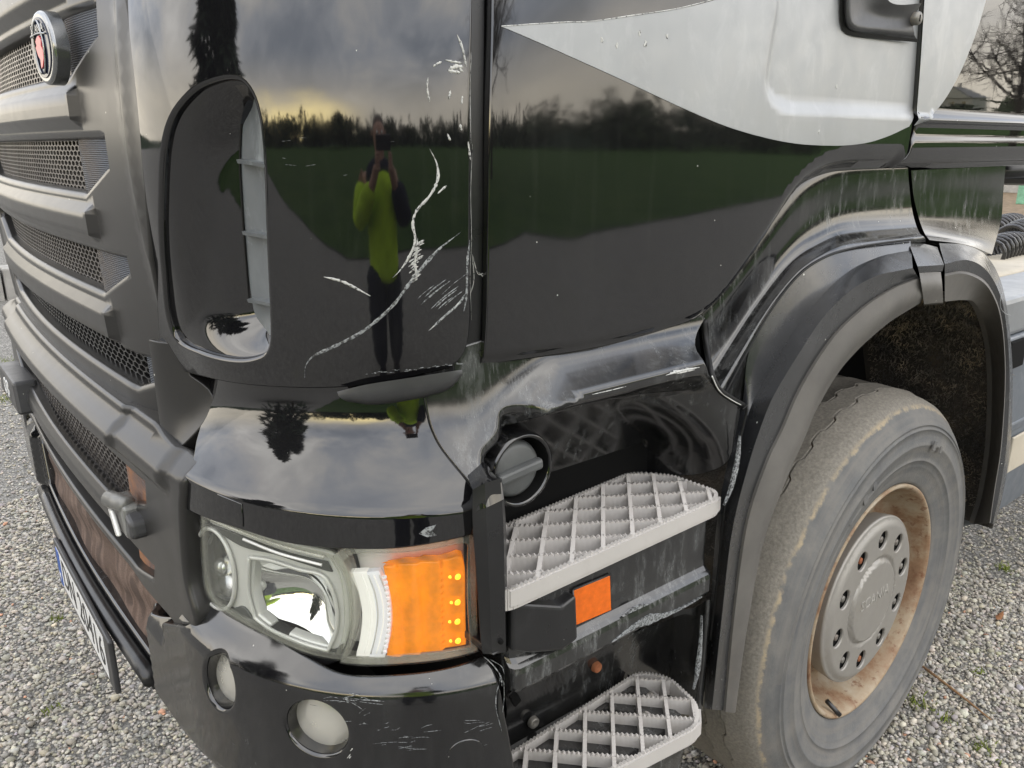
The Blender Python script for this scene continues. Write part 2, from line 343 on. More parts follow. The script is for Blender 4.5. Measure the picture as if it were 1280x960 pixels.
def loop_uv(sh, pts, depth=0., h=.012, closed=True):
    """points: (px,py[,1=corner]) in photo pixels, ('Y',Y,z[,1]) on the front or ('X',X,z[,1]) on the side"""
    q, cor = [], []
    for p_ in pts:
        if p_[0] == 'Y': q.append((sh.sY(p_[1]), p_[2])); cor.append(len(p_) > 3)
        elif p_[0] == 'X': q.append((sh.sX(p_[1]), p_[2])); cor.append(len(p_) > 3)
        else: q.append(sh.uv(p_[0], p_[1], depth)); cor.append(len(p_) > 2)
    q = np.array(q); k_ = len(q)
    ln = lambda x: max(2, int(np.linalg.norm(np.diff(x, axis=0), axis=1).sum()/h)+1)
    if not closed: return crom(q, max(ln(q), 4))
    ci = [i for i in range(k_) if cor[i]]
    if not ci: return crom(q, max(8, ln(np.vstack([q, q[:1]]))), True)
    out = []
    for a, b in zip(ci, ci[1:]+[ci[0]+k_]):
        seg = q[[i % k_ for i in range(a, b+1)]]; out.append(crom(seg, ln(seg))[:-1])
    return np.vstack(out)
def inside(poly, pts):
    x, y = pts[:, 0], pts[:, 1]; r_ = np.zeros(len(pts), bool)
    for (x1, y1), (x2, y2) in zip(poly, np.roll(poly, -1, 0)):
        if y1 == y2: continue
        c = ((y1 > y) != (y2 > y)) & (x < (x2-x1)*(y-y1)/(y2-y1)+x1); r_ ^= c
    return r_
def dist_poly(poly, pts, closed=True):
    pts = np.atleast_2d(pts); d = np.full(len(pts), 1e9)
    A = poly if closed else poly[:-1]; B = np.roll(poly, -1, 0) if closed else poly[1:]
    for a, b in zip(A, B):
        e_ = b-a; L2 = e_@e_+1e-18; t = np.clip(((pts-a)@e_)/L2, 0, 1); d = np.minimum(d, np.linalg.norm(pts-a-t[:, None]*e_, axis=1))
    return d
def patch(name, sh, loop, mat, parent=None, holes=(), depth=None, h=.016, roll=.003, thick=.012, hroll=None, hthick=None, lift=0., lines=(), label=None, rolled=True):
    """a body panel: region of a shell bounded by loop (s,z), with holes, relief depth(s,z), rounded edges and thickness"""
    loop = np.asarray(loop); holes = [np.asarray(x) for x in holes]
    dep = (lambda a, z: depth(a, z)-lift) if depth else (lambda a, z: 0*a-lift)
    lo, hi = loop.min(0), loop.max(0); gx = np.arange(lo[0], hi[0], h); gz = np.arange(lo[1], hi[1], h*.866)
    G = np.array([(x+(.5*h if j % 2 else 0), z) for j, z in enumerate(gz) for x in gx]) if len(gx)*len(gz) else np.zeros((0, 2))
    G = G[inside(loop, G)]; G = G[dist_poly(loop, G) > .45*h] if len(G) else G
    for q in holes:
        if len(G): G = G[~inside(q, G)]
        if len(G): G = G[dist_poly(q, G) > .45*h]
    for q in lines:
        if len(G): G = G[dist_poly(q, G, False) > .35*h]
    vs, es = [], []
    for q in [loop]+holes:
        o = len(vs); vs += [Vector(x) for x in q]; es += [(o+i, o+(i+1) % len(q)) for i in range(len(q))]
    for q in lines:
        o = len(vs); vs += [Vector(x) for x in q]; es += [(o+i, o+i+1) for i in range(len(q)-1)]
    vs += [Vector(x) for x in G]
    v2, _, f2, _, _, _ = delaunay_2d_cdt(vs, es, [], 0, 1e-6)
    v2 = np.array([(q[0], q[1]) for q in v2]); f2 = np.array([tuple(f) for f in f2 if len(f) == 3]); c = v2[f2].mean(1)
    keep = inside(loop, c)
    for q in holes: keep &= ~inside(q, c)
    f2 = f2[keep]; a, z = v2[:, 0], v2[:, 1]; fn = lambda a_, z_: sh.S(a_, z_, dep(a_, z_)); V = fn(a, z)
    e_ = 8e-4; du = fn(a+e_, z)-fn(a-e_, z); dv = fn(a, z+e_)-fn(a, z-e_); Nn = np.cross(du, dv)
    nb = sh.base(a)[1]; n3 = np.concatenate([nb, 0*nb[:, :1]], 1); sg = np.sign((Nn*n3).sum(1)); sg[sg == 0] = 1; Nn *= sg[:, None]; Nn /= np.linalg.norm(Nn, axis=1)[:, None]+1e-12
    fc = []
    for f in f2:
        g = np.cross(V[f[1]]-V[f[0]], V[f[2]]-V[f[0]]); fc.append(tuple(f) if g@Nn[f].sum(0) > 0 else (f[0], f[2], f[1]))
    V, Nn = list(V), list(Nn)
    if rolled:
        cnt = {}
        for f in fc:
            for i in range(3): cnt[(f[i], f[(i+1) % 3])] = 1
        bnd = [(p_, q) for (p_, q) in cnt if (q, p_) not in cnt]
        nxt = {}; prv = {}
        for p_, q in bnd: nxt[p_] = q; prv[q] = p_
        ids = [i for i in nxt if i in prv]; rows = {}
        for i in ids:
            t = V[nxt[i]]-V[prv[i]]; t /= np.linalg.norm(t)+1e-12; o = np.cross(t, Nn[i]); o /= np.linalg.norm(o)+1e-12
            ishole = any(dist_poly(q, v2[i:i+1])[0] < 1e-5 for q in holes)
            rr = roll if not ishole or hroll is None else hroll; tt = thick if not ishole or hthick is None else hthick
            rw = []
            for ang in (35, 65, 90):
                g = R(ang); rw.append((V[i]+rr*math.sin(g)*o-rr*(1-math.cos(g))*Nn[i], math.cos(g)*Nn[i]+math.sin(g)*o))
            rw.append((rw[-1][0]-Nn[i]*tt, o)); rows[i] = rw
        idx = {}
        for i in ids:
            idx[i] = [i]
            for p_, n_ in rows[i]: idx[i].append(len(V)); V.append(p_); Nn.append(n_)
        for p_, q in bnd:
            if p_ in idx and q in idx:
                for k_ in range(4): fc.append((idx[q][k_], idx[p_][k_], idx[p_][k_+1], idx[q][k_+1]))
    return mesh(name, V, fc, mat, parent, True, Nn, label)
def ribbon(name, sh, pts, width, mat, parent, depth=None, lift=.0012, h=.006, taper=True, label=None):
    """a scratch: thin raised strip lying on a shell"""
    q = crom(np.array([sh.uv(p_[0], p_[1], depth if depth else 0.) for p_ in pts]), max(8, int(6*len(pts))))
    t = np.gradient(q, axis=0); t /= np.linalg.norm(t, axis=1)[:, None]+1e-12; nn = np.stack([-t[:, 1], t[:, 0]], 1); k_ = len(q)
    u_ = np.linspace(0, 1, k_); wv = width*(np.clip(np.minimum(u_, 1-u_)*6, .12, 1) if taper else 1)*(1+.35*rng.standard_normal(k_)*.6)
    wv = np.abs(wv)[:, None]/2
    dep = depth or (lambda a, z: 0*a); V = []
    for o_, l_ in ((-1, 0.0002), (-.5, lift), (.5, lift), (1, 0.0002)):
        w2 = q+nn*wv*o_; V.append(sh.S(w2[:, 0], w2[:, 1], dep(w2[:, 0], w2[:, 1])-l_))
    V = np.array(V); Fc = [(i*k_+j, i*k_+j+1, (i+1)*k_+j+1, (i+1)*k_+j) for i in range(3) for j in range(k_-1)]
    return mesh(name, V.reshape(-1, 3), Fc, mat, parent, True, None, label)

class Plane:
    """flat shell: local (a, z) on a plane, depth along -normal"""
    def __init__(s, o, ux, n): s.o = np.array(o, float); s.ux = np.array(ux, float); s.n = np.array(n, float); s.uz = np.array([0, 0, 1.])
    def base(s, a): a = np.asarray(a); return None, np.broadcast_to(s.n[:2], a.shape+(2,))
    def S(s, a, z, depth=0.):
        a = np.asarray(a, float)[..., None]; z = np.asarray(z, float)[..., None]
        return s.o+a*s.ux+z*s.uz-s.n*np.asarray(depth)[..., None]
def circle(r_, n=24, c=(0, 0), ry=None): t = np.linspace(0, 2*math.pi, n, endpoint=False); return np.stack([c[0]+r_*np.cos(t), c[1]+(ry or r_)*np.sin(t)], 1)
def text(name, s_, size, o, ux, uy, mat, parent=None, ext=.001, kind=None):
    cu = bpy.data.curves.new(name, 'FONT'); cu.body = s_; cu.size = size; cu.extrude = ext; cu.align_x = 'CENTER'; cu.align_y = 'CENTER'; cu.resolution_u = 3
    t = bpy.data.objects.new(name, cu); COL.objects.link(t); bpy.context.view_layer.update()
    me = bpy.data.meshes.new_from_object(t.evaluated_get(bpy.context.evaluated_depsgraph_get())); bpy.data.objects.remove(t)
    ux = Vector(ux).normalized(); uy = Vector(uy).normalized(); n = ux.cross(uy)
    me.transform(Matrix(((ux.x, uy.x, n.x, o[0]), (ux.y, uy.y, n.y, o[1]), (ux.z, uy.z, n.z, o[2]), (0, 0, 0, 1)))); me.materials.clear()
    return link(name, me, mat, parent)

# ================================================================== THE TRUCK
truck = empty('truck', (2.4, CY, 0), 'black heavy truck with scratched cab corner, silver door stripe and rusty front wheel', 'truck')

# ---- dark inner body so that gaps between panels read as gaps
def inner(name, sh, z0, z1, off, mat, a0=None, a1=None):
    a = np.linspace(a0 if a0 is not None else .05, a1 if a1 is not None else sh.s[-1]-.05, 160); zs = np.linspace(z0, z1, 12); V = []
    for z in zs: V += list(sh.S(a, z+0*a, off))
    n = len(a); Fc = [(i*n+j, i*n+j+1, (i+1)*n+j+1, (i+1)*n+j) for i in range(len(zs)-1) for j in range(n-1)]
    return mesh(name, V, Fc, mat, truck)
inner('cab_shell', U, 1.31, 2.05, .10, M['void'], U.sX(1.72), U.s[-1]-U.sX(1.72)); inner('cab_shell', U, 1.62, 2.05, .10, M['void'], U.sX(3.0), U.sX(1.70))
inner('front_shell', L, .50, 1.40, .17, M['void'], L.sX(1.12), L.s[-1]-L.sX(1.12))

# ---- corner air deflector panel with its intake
# left edge of the panel against the grille surround
corner_loop = loop_uv(U, [(588, -60, 1), (586, 60), (584, 150), (585, 300), (584, 410), (578, 440), (562, 458, 1), (500, 472), (430, 482), (330, 481), (265, 472), (228, 462), (208, 447), (200, 425, 1), (194, 340), (183, 250), (172, 133), (160, 20), (150, -60, 1)], h=.010)
intake = loop_uv(U, [(288, 92), (262, 97), (238, 110), (213, 140), (201, 180), (197, 250), (200, 330), (207, 395), (222, 430), (250, 445), (290, 455), (320, 453), (338, 440), (341, 400), (337, 300), (333, 190), (324, 130), (308, 100)], h=.008)
_il = intake[:, 0]; s_hi, s_lo = _il.max(), _il.min()             # s grows towards the front: s_hi = front rim
svent = U.uv(303, 250)[0]
_c = intake.mean(0); intake_out = _c+(intake-_c)*1.035
def dep_inlet(a, z):
    a = np.asarray(a, float); z = np.asarray(z, float); p_ = np.stack([np.atleast_1d(a).ravel(), np.atleast_1d(z).ravel()], 1)
    d = (dist_poly(intake_out, p_)*inside(intake_out, p_)).reshape(np.shape(a))
    t = np.clip((s_hi-a)/(s_hi-svent), 0, 1.2)
    return .0095+.0745*t**1.2*smooth(d/.080)
corner = patch('corner_panel', U, corner_loop, M['black'], truck, holes=[intake], h=.012, roll=.004, thick=.03, hroll=.007, hthick=.004)
patch('inlet_floor', U, intake_out, M['black'], corner, depth=dep_inlet, h=.006, rolled=False)
M['vent'] = plastic('dusty_grey_vent', (.17, .185, .195), .4, 1.6, .9, (.38, .41, .42), 1, .1, mott=.3)
def pd_(pts, d): return [U.S(*U.uv(x, y, d), d) for x, y in pts]
vl = [(313, 126), (304, 148), (301, 200), (304, 260), (309, 330), (316, 400), (327, 438)]; vr = [(318, 112), (331, 138), (337, 190), (341, 260), (345, 330), (348, 400), (342, 444)]
vm = [((a_[0]+b_[0])/2, (a_[1]+b_[1])/2) for a_, b_ in zip(vl, vr)]
vent = loft('inlet_vent', [pd_([(x-2, y) for x, y in vl], .085), pd_(vl, .060), pd_([(x+3, y) for x, y in vl], .058), pd_(vm, .046), pd_(vr, .016)], M['vent'], corner, 40, 5, sharp=(1, 2))
tube('vent_seal', pd_([(x-1, y) for x, y in vl], .058), .0016, M['seal'], corner, 6, 40)
for y0 in (202, 291, 375):                                       # the vent's shelves
    xl = 301+(y0-200)*.075; q0 = [np.array(pd_([(xl+1, y0-1)], .055)[0]), np.array(pd_([(xl+16, y0+1)], .036)[0]), np.array(pd_([(xl+36, y0+5)], .012)[0])]
    nb_ = np.array([*U.base(U.uv(xl+15, y0)[0])[1], 0.]); V = []
    for (dz, dn) in ((.002, .012), (.003, -.025), (-.004, -.025), (-.003, .010)): V += [p_+nb_*dn+np.array([0, 0, dz]) for p_ in q0]
    mesh('vent_shelf', V, [(i*3+j, i*3+j+1, ((i+1) % 4)*3+j+1, ((i+1) % 4)*3+j) for i in range(4) for j in range(2)], M['vent'], corner, False)
# ---- scratches on the corner panel
def scr(pts, wd, m='primer', lift=.0012): return ribbon('scratch', U, pts, wd, M[m], corner, lift=lift)
scr([(537, 186), (546, 205), (547, 225), (537, 245), (521, 263), (516, 280), (519, 300), (512, 320), (500, 338), (491, 347)], .0034)
scr([(405, 346), (428, 352), (448, 362), (463, 370)], .0034)
scr([(381, 472), (382, 458), (392, 445), (420, 432), (455, 413), (490, 383), (515, 350), (545, 315), (576, 290)], .0040, 'graze', .0006)
scr([(538, 412), (556, 395), (574, 379), (584, 363)], .0034, 'graze'); scr([(536, 413), (560, 392), (580, 372)], .0014)
for k_ in range(9):
    x0 = 522+k_*4.3; y0 = 370+rng.uniform(-6, 18); ln_ = rng.uniform(24, 46)
    scr([(x0, y0), (x0+ln_*.35, y0-ln_*.32), (x0+ln_*.75, y0-ln_*.62)], rng.uniform(.0008, .0018), 'graze', .0006)
for k_ in range(26):                                             # the scuffed tuft of nicks
    t = k_/26; x0 = 521-3*t+rng.uniform(-5, 5); y0 = 302+50*t; scr([(x0-4, y0+3), (x0, y0), (x0+5*(1-t*.4), y0-2)], .0016, 'primer')
scr([(522, 298), (521, 312), (519, 330), (521, 350)], .0032)
for p_ in ([(535, 97), (534, 110), (537, 127)], [(541, 83), (552, 77)], [(556, 75), (566, 77), (578, 79)], [(563, 113), (561, 124)], [(559, 167), (563, 176)], [(575, 155), (577, 163)], [(578, 120), (577, 130)], [(571, 43), (578, 60), (583, 84)], [(585, 177), (588, 200)], [(547, 242), (558, 232)]): scr(p_, .0026)
for p_ in ([(560, 87), (570, 84), (579, 90)], [(560, 88), (575, 91)], [(566, 82), (579, 84)]): scr(p_, .0040)
for k_ in range(34):
    x0 = rng.uniform(452, 575); y0 = 468-(x0-452)*.11+rng.normal(0, 1.6)*(1-(x0-452)/180); scr([(x0, y0), (x0+rng.uniform(2, 9), y0-rng.uniform(-.5, 1.5))], rng.uniform(.0005, .0013), 'graze', .0004)
scr([(587, 300), (584, 330), (583, 370), (579, 392)], .003, 'graze')
for k_ in range(7):
    x0 = rng.uniform(350, 520); y0 = rng.uniform(150, 240); scr([(x0, y0), (x0+rng.uniform(5, 16), y0-rng.uniform(-2, 4))], .0003, 'graze', .0003)
# edge strip in front of the door (rear edge of the deflector and the A-pillar seal)
strip_loop = loop_uv(U, [(590, -60, 1), (588, 150), (589, 300), (588, 400), (583, 445), (573, 455, 1), (590, 456, 1), (603, 440), (607, 400), (609, 300), (610, 150), (612, -60, 1)], h=.01)
strip = patch('door_edge_strip', U, strip_loop, M['black_plastic'], truck, depth=lambda a, z: .016+0*a, h=.012, roll=.003, thick=.03)
for p_, wd in (([(584, 40), (588, 70), (587, 110), (588, 180)], .0016), ([(590, 180), (588, 240), (589, 300), (587, 345), (589, 400)], .0009), ([(590, 318), (597, 342), (604, 340), (608, 320), (609, 300)], .0013), ([(598, 340), (607, 352), (606, 372)], .0015), ([(590, 320), (592, 350), (586, 372)], .0013)):
    ribbon('chipped_edge', U, p_, wd, M['primer'], strip, lift=.0016, depth=lambda a, z: .016+0*a)

# ---- door
door_low = [(606, 457, 1), (640, 452), (680, 446), (760, 431), (830, 411), (872, 396), (902, 372), (943, 320), (990, 253), (1020, 227), (1055, 214), (1090, 211), (1120, 210, 1)]
door_loop = loop_uv(U, [(617, -60, 1), (614, 150), (612, 300), (610, 400), (606, 457, 1)]+door_low[1:]+[(1132, 197), (1138, 170), (1141, 150), (1152, -10), (1156, -60, 1)], h=.012)
low_pl = loop_uv(U, [p_[:2] for p_ in door_low], h=.015, closed=False)
pocket = loop_uv(U, [(975, -60), (958, 20), (948, 80), (946, 110), (956, 134), (982, 146), (1060, 148), (1132, 150), (1180, 152), (1185, -60)], h=.015)
aX = lambda a: 3.1-np.asarray(a)
def dep_door(a, z):
    a = np.asarray(a, float); z = np.asarray(z, float); p_ = np.stack([np.atleast_1d(a).ravel(), np.atleast_1d(z).ravel()], 1)
    d = dist_poly(low_pl, p_, False).reshape(np.shape(a)); X = aX(a); Rr = .016+.034*smooth((X-.95)/.5)
    q = np.clip(1-d/Rr, 0, .97); out = Rr*(1-np.sqrt(1-q*q))*.9
    ins = inside(pocket, p_).reshape(np.shape(a)); dp = dist_poly(pocket, p_).reshape(np.shape(a))
    return out+.010*smooth(np.where(ins, dp, 0)/.03)+.0012*np.sin(X*5.2+z*3)*.6-.012*np.sin(np.clip((X-.62)/1.1, 0, 1)*math.pi)
hand_hole = loop_uv(U, [(1056, -40, 1), (1055, 25), (1062, 38), (1090, 43), (1149, 49, 1), (1156, 30), (1160, -40, 1)], h=.012)
door = patch('door', U, door_loop, M['black'], truck, depth=dep_door, h=.013, roll=.003, thick=.03)
st_loop = loop_uv(U, [(626, 33, 1), (700, 29), (740, 27), (800, 19), (850, 11), (900, -2), (940, -22), (985, -60, 1), (1155, -60, 1), (1148, 60), (1141, 135), (1136, 158, 1), (1110, 170), (1080, 179), (1040, 182), (985, 178), (920, 162), (860, 138), (780, 101), (700, 65, 1)], dep_door, h=.013)
patch('door_stripe', U, st_loop, M['silver'], door, depth=dep_door, h=.011, lift=.0010, roll=.0003, thick=.0004)
ribbon('stripe_edge', U, [(626, 33), (700, 28), (740, 26.5), (800, 18), (850, 10), (900, -3)], .0016, M['primer'], door, dep_door, .0016, taper=False)
# door handle: a recessed dark grip with a key barrel
hp = lambda x, y, Y=.842: P(x, y, Y=Y)
hd = loft('door_handle', [[hp(1056, -40, .852), hp(1055, 25, .852), hp(1064, 39, .852), hp(1100, 44, .852), hp(1146, 49, .852)], [hp(1062, -40, .838), hp(1061, 22, .838), hp(1070, 34, .838), hp(1102, 38, .838), hp(1143, 43, .838)], [hp(1085, -40, .846), hp(1083, 5, .846), hp(1090, 16, .846), hp(1110, 22, .844), hp(1142, 24, .838)], [hp(1110, -40, .832), hp(1108, -10, .832), hp(1112, 2, .832), hp(1126, 6, .832), hp(1152, 4, .832)]], M['dark_grey'], door, 30, 6)
loft('handle_shadow_gap', [[hp(1051, -40, .8505), hp(1050, 27, .8505), hp(1060, 43, .8505), hp(1098, 48.5, .8505), hp(1148, 53, .8505)], [hp(1056, -40, .848), hp(1055, 25, .848), hp(1064, 39, .848), hp(1100, 44, .848), hp(1147, 49, .848)]], M['seal'], door, 24, 2)
kc = P(1146, 23, Y=.832); lathe('key_barrel', [(0, -.006), (.011, -.006), (.0125, -.003), (.0125, .01)], kc, M['bolt'], door, 20)
box('key_slot', kc+np.array([0, -.0065, 0]), (.0025, .001, .012), M['void'], door, 0)
for x, y in ((799, 42), (806, 55), (1045, 108), (1023, 165), (770, 57), (752, 50), (833, 45)):  # bird marks and chips on the stripe
    a, z = U.uv(x, y, dep_door); cc = circle(.0022, 9, (a, z), .0032); cc = cc+rng.normal(0, .0007, cc.shape); patch('chip', U, cc, M['primer'], door, depth=dep_door, h=.01, lift=.0016, roll=.0004, thick=.0004)
# rear side panel of the cab
s_of = lambda x, y: U.uv(x, y)
z_r0 = U.uv(1200, 146)[1]; z_r1 = U.uv(1200, 155.5)[1]; z_g = U.uv(1200, 173)[1]; z_b = U.uv(1200, 209)[1]
def dep_side(a, z):
    z = np.asarray(z, float); a = np.asarray(a, float); mid = (z_r0+z_r1)/2; hw = (z_r0-z_r1)*.9
    rd = -.014*smooth(1-abs(z-mid)/hw)*smooth((aX(a)-1.72)/.05); gr = .004*np.exp(-((z-z_g)/.004)**2)*smooth((aX(a)-1.735)/.01)
    Rr = .045; q = np.clip(1-(z-z_b)/Rr, 0, .97); return rd+gr+Rr*(1-np.sqrt(1-q*q))*.8
side_loop = loop_uv(U, [(1162, -60, 1), (1157, -10), (1146, 150), (1143, 170), (1137, 198), (1124, 210, 1), (1160, 209.5), (1200, 209), (1279, 206, 1), ('X', 2.62, z_b, 1), ('X', 2.62, 2.02, 1)], h=.014)
M['black_side'] = paint('clean_black_paint', rough=.014)
side = patch('cab_side_panel', U, side_loop, M['black_side'], truck, depth=dep_side, h=.012, roll=.003, thick=.03)
s2_loop = loop_uv(U, [(1161, -60, 1), (1156, -10), (1146, 135), (1142, 157, 1), (1160, 146), (1178, 128), (1200, 90), (1220, 40), (1232, 0), (1248, -60, 1)], h=.012)
patch('cab_stripe', U, s2_loop, M['silver'], side, depth=dep_side, h=.011, lift=.0010, roll=.0003, thick=.0004)

# ---- grille surround (front flap) with its four openings
def slot(z0, z1, Ya, Yb, ch=.05, tip=.25): return [('Y', Ya, z1-.004, 1), ('Y', Ya, z0+ch, 1), ('Y', Yb, z0, 1), ('Y', 2*CY-Yb, z0, 1), ('Y', 2*CY-Ya, z0+ch, 1), ('Y', 2*CY-Ya, z1-.004, 1), ('Y', 2*CY-Ya-.02, z1, 1), ('Y', Ya+.02, z1, 1)]
strips = [(1.712, 1.822, 1.355, 1.515, .052), (1.527, 1.638, 1.372, 1.52, .05), (1.357, 1.455, 1.367, 1.52, .055)]
gh = [loop_uv(U, slot(z0, z1, Ya, Yb, ch), h=.02) for z0, z1, Ya, Yb, ch in strips]
gh.append(loop_uv(U, [('Y', 1.352, 1.287, 1), ('Y', 1.365, 1.225, 1), ('Y', 1.45, 1.197, 1), ('Y', 2*CY-1.45, 1.197, 1), ('Y', 2*CY-1.365, 1.225, 1), ('Y', 2*CY-1.352, 1.287, 1)], h=.02))
gh.append(loop_uv(U, slot(1.905, 1.99, 1.355, 1.50, .04), h=.02))
def yof(a): return np.interp(a, U.s, U.p[:, 1])
BARS = ((1.675, .032), (1.491, .031), (1.318, .034), (1.864, .034))
def dep_grille(a, z):
    a = np.asarray(a, float); z = np.asarray(z, float); Yv = yof(a); c = np.minimum(Yv, 2*CY-Yv); win = np.clip((c-1.475)/.012, 0, 1); o = 0*z
    for m_, hw in BARS: o = o-.014*np.clip((hw-abs(z-m_))/.012, 0, 1)*win
    o = o-.006*np.clip(1-abs(c-1.262)/.03, 0, 1)
    return o-.012*smooth((1.215-z)/.05)*0
g_loop = loop_uv(U, [(150, -60, 1), (160, 20), (172, 133), (182, 250), (193, 340), (199, 420), (204, 440, 1), ('Y', 1.30, 1.29), ('Y', 1.315, 1.163, 1), ('Y', 2*CY-1.29, 1.163, 1), ('Y', 2*CY-1.235, 1.2), ('Y', 2*CY-1.235, 2.02, 1), ('Y', 1.28, 2.02, 1)], h=.014)
lines = [np.stack([np.linspace(U.sY(1.4875), U.sY(2*CY-1.4875), 60), np.full(60, m_+q_)], 1) for m_, hw in BARS for q_ in (-hw, .012-hw, hw-.012, hw)]+[np.stack([np.full(60, U.sY(y_)), np.linspace(1.335, 2.0, 60)], 1) for y_ in (1.2921, 1.262)]+[np.array([[U.sY(y_), m_+q_] for q_ in np.linspace(-hw*.98, hw*.98, 12)]) for m_, hw in BARS for y_ in (1.4745, 1.4885)]
grille = patch('grille_surround', U, g_loop, M['grille_grey'], truck, holes=gh, depth=dep_grille, h=.016, roll=.006, thick=.03, hroll=.014, hthick=.022, lines=lines)
def dep_flap(a, z):
    w_ = smooth((1.345-np.interp(a, L.s, L.p[:, 1]))/.15); t = np.clip((np.asarray(z, float)-1.138)/.182, 0, 1)
    return .0215+w_*(.080*(1-(1-t)**3)-.0155)
flap = patch('flap_corner', L, loop_uv(L, [('Y', 1.338, 1.163, 1), ('Y', 1.29, 1.163), (222, 561), (240, 532), (250, 500), (254, 468, 1), (254, 450, 1), (215, 436, 1), ('Y', 1.338, 1.315, 1)], dep_flap, h=.012), M['grille_grey'], grille, depth=dep_flap, h=.010, roll=.0025, thick=.02)
def hexmesh(name, sh, z0, z1, Y0, Y1, mat, parent, dep=.022, pit=.0105, wall=.22, region=None, asp=2.5):
    """expanded honeycomb sheet: one hexagonal hole after another with real wire and depth"""
    V, Fc = [], []; dz = pit*.866; rows = int((z1-z0)/dz)+1; cols = int((Y1-Y0)/(pit*asp))+1
    for j in range(rows):
        for i in range(cols):
            y = Y0+(i+.5*(j % 2))*pit*asp; z = z0+j*dz
            if region is not None and not region(y, z): continue
            o = len(V)
            for rr, d_ in ((.577, dep), (.577*(1-wall), dep), (.577*(1-wall), dep+.004)):
                for k_ in range(6): an = R(30+60*k_); V.append((y+pit*asp*rr*math.cos(an), z+pit*rr*math.sin(an), d_))
            for k_ in range(6):
                k2 = (k_+1) % 6; Fc += [(o+k_, o+k2, o+6+k2, o+6+k_), (o+6+k_, o+6+k2, o+12+k2, o+12+k_)]
    V = np.array(V); a = np.array([0.]*len(V)); a = np.interp(V[:, 0], sh.p[60:-60, 1], sh.s[60:-60])
    return mesh(name, sh.S(a, V[:, 1], V[:, 2]), Fc, mat, parent, False)
def cap_loop(sh, z0, z1, Ya, Yb, ch, c0, c1): return loop_uv(sh, [('Y', Ya-.006, z1+.01, 1), ('Y', Ya-.006, z0+ch-.012, 1), ('Y', Yb-.02, z0-.008, 1), ('Y', c0+.008, z0-.008, 1), ('Y', c1+.008, z1+.01, 1)], h=.012)
def ribbed(name, rust):
    b = NB(name); wv = b.n('TexWave', wave_type='BANDS', bands_direction='Z', Scale=95., Distortion=.6, Detail=1.); b.put(wv.inputs['Vector'], b.co)
    yy = b.n('SeparateXYZ'); b.put(yy.inputs[0], b.co); n_ = b.noise(14, 4)
    col = b.mix(wv.outputs['Fac'], (.028, .031, .038), (.14, .155, .185))
    f = b.math('MULTIPLY', b.rng(yy.outputs[1], rust[0], rust[1]), b.rng(n_, .3, .6), True)
    col = b.mix(b.math('MULTIPLY', f, rust[2]), col, rust[3]); b.set(Base_Color=col, Roughness=.75); b.bump(wv.outputs['Fac'], .6, .002); return b.m
M['net_cap'] = ribbed('ribbed_cloth_cap', (1.42, 1.52, .55, (.16, .115, .07)))
M['net_rust'] = ribbed('rust_stained_cap', (1.37, 1.45, .9, (.40, .17, .065)))
def net():
    b = NB('brown_insect_net'); n_ = b.noise(9, 2, .4, b.mapv((1, 1, .5)), 1.5); wv = b.n('TexVoronoi', Scale=330.); b.put(wv.inputs['Vector'], b.co)
    col = b.ramp(n_, (.42, (.13, .082, .060)), (.50, (.235, .16, .125)), (.60, (.095, .06, .045))); b.set(Base_Color=b.mix(b.rng(wv.outputs['Distance'], .2, .6, 0., .45), col, (.03, .02, .015)), Roughness=.8); b.bump(wv.outputs['Distance'], .5, .001); return b.m
M['net'] = net()
for i, (z0, z1, Ya, Yb, ch) in enumerate(strips+[(1.197, 1.29, 1.353, 1.43, .028)]):
    c0, c1 = ((1.520, 1.556), (1.548, 1.565), (1.545, 1.543), (1.385, 1.43))[i]; cut = (lambda c0_, c1_, z0_, z1_: (lambda y, z: y > c0_+(c1_-c0_)*(z-z0_)/(z1_-z0_)))(c0, c1, z0, z1)
    hexmesh('grille_mesh', U, z0-.012, z1+.014, Yb-.03, 2.98 if i else 2.7, M['mesh'] if i < 3 else M['mesh_black'], grille, .026, .0100 if i < 3 else .0120, .24 if i < 3 else .20, cut)
    patch('cloth_end_cap', U, cap_loop(U, z0, z1, Ya, Yb, ch, c0, c1) if i < 3 else loop_uv(U, [('Y', 1.345, 1.30, 1), ('Y', 1.345, 1.215, 1), ('Y', 1.385, 1.19, 1), ('Y', 1.42, 1.19, 1), ('Y', 1.40, 1.30, 1)]), M['net_cap'], grille, depth=lambda a, z: .021-.012*smooth((yof(a)-1.34)/.02)*smooth((1.62-yof(a))/.1), h=.014, roll=.002, thick=.01)
# dark core behind the mesh
a_ = np.linspace(U.sY(1.33), U.sY(2*CY-1.33), 30); V = [U.S(x, z, .075) for z in (1.15, 2.02) for x in a_]
mesh('radiator', V, [(i, i+1, 31+i, 30+i) for i in range(29)], M['void_grey'], truck)

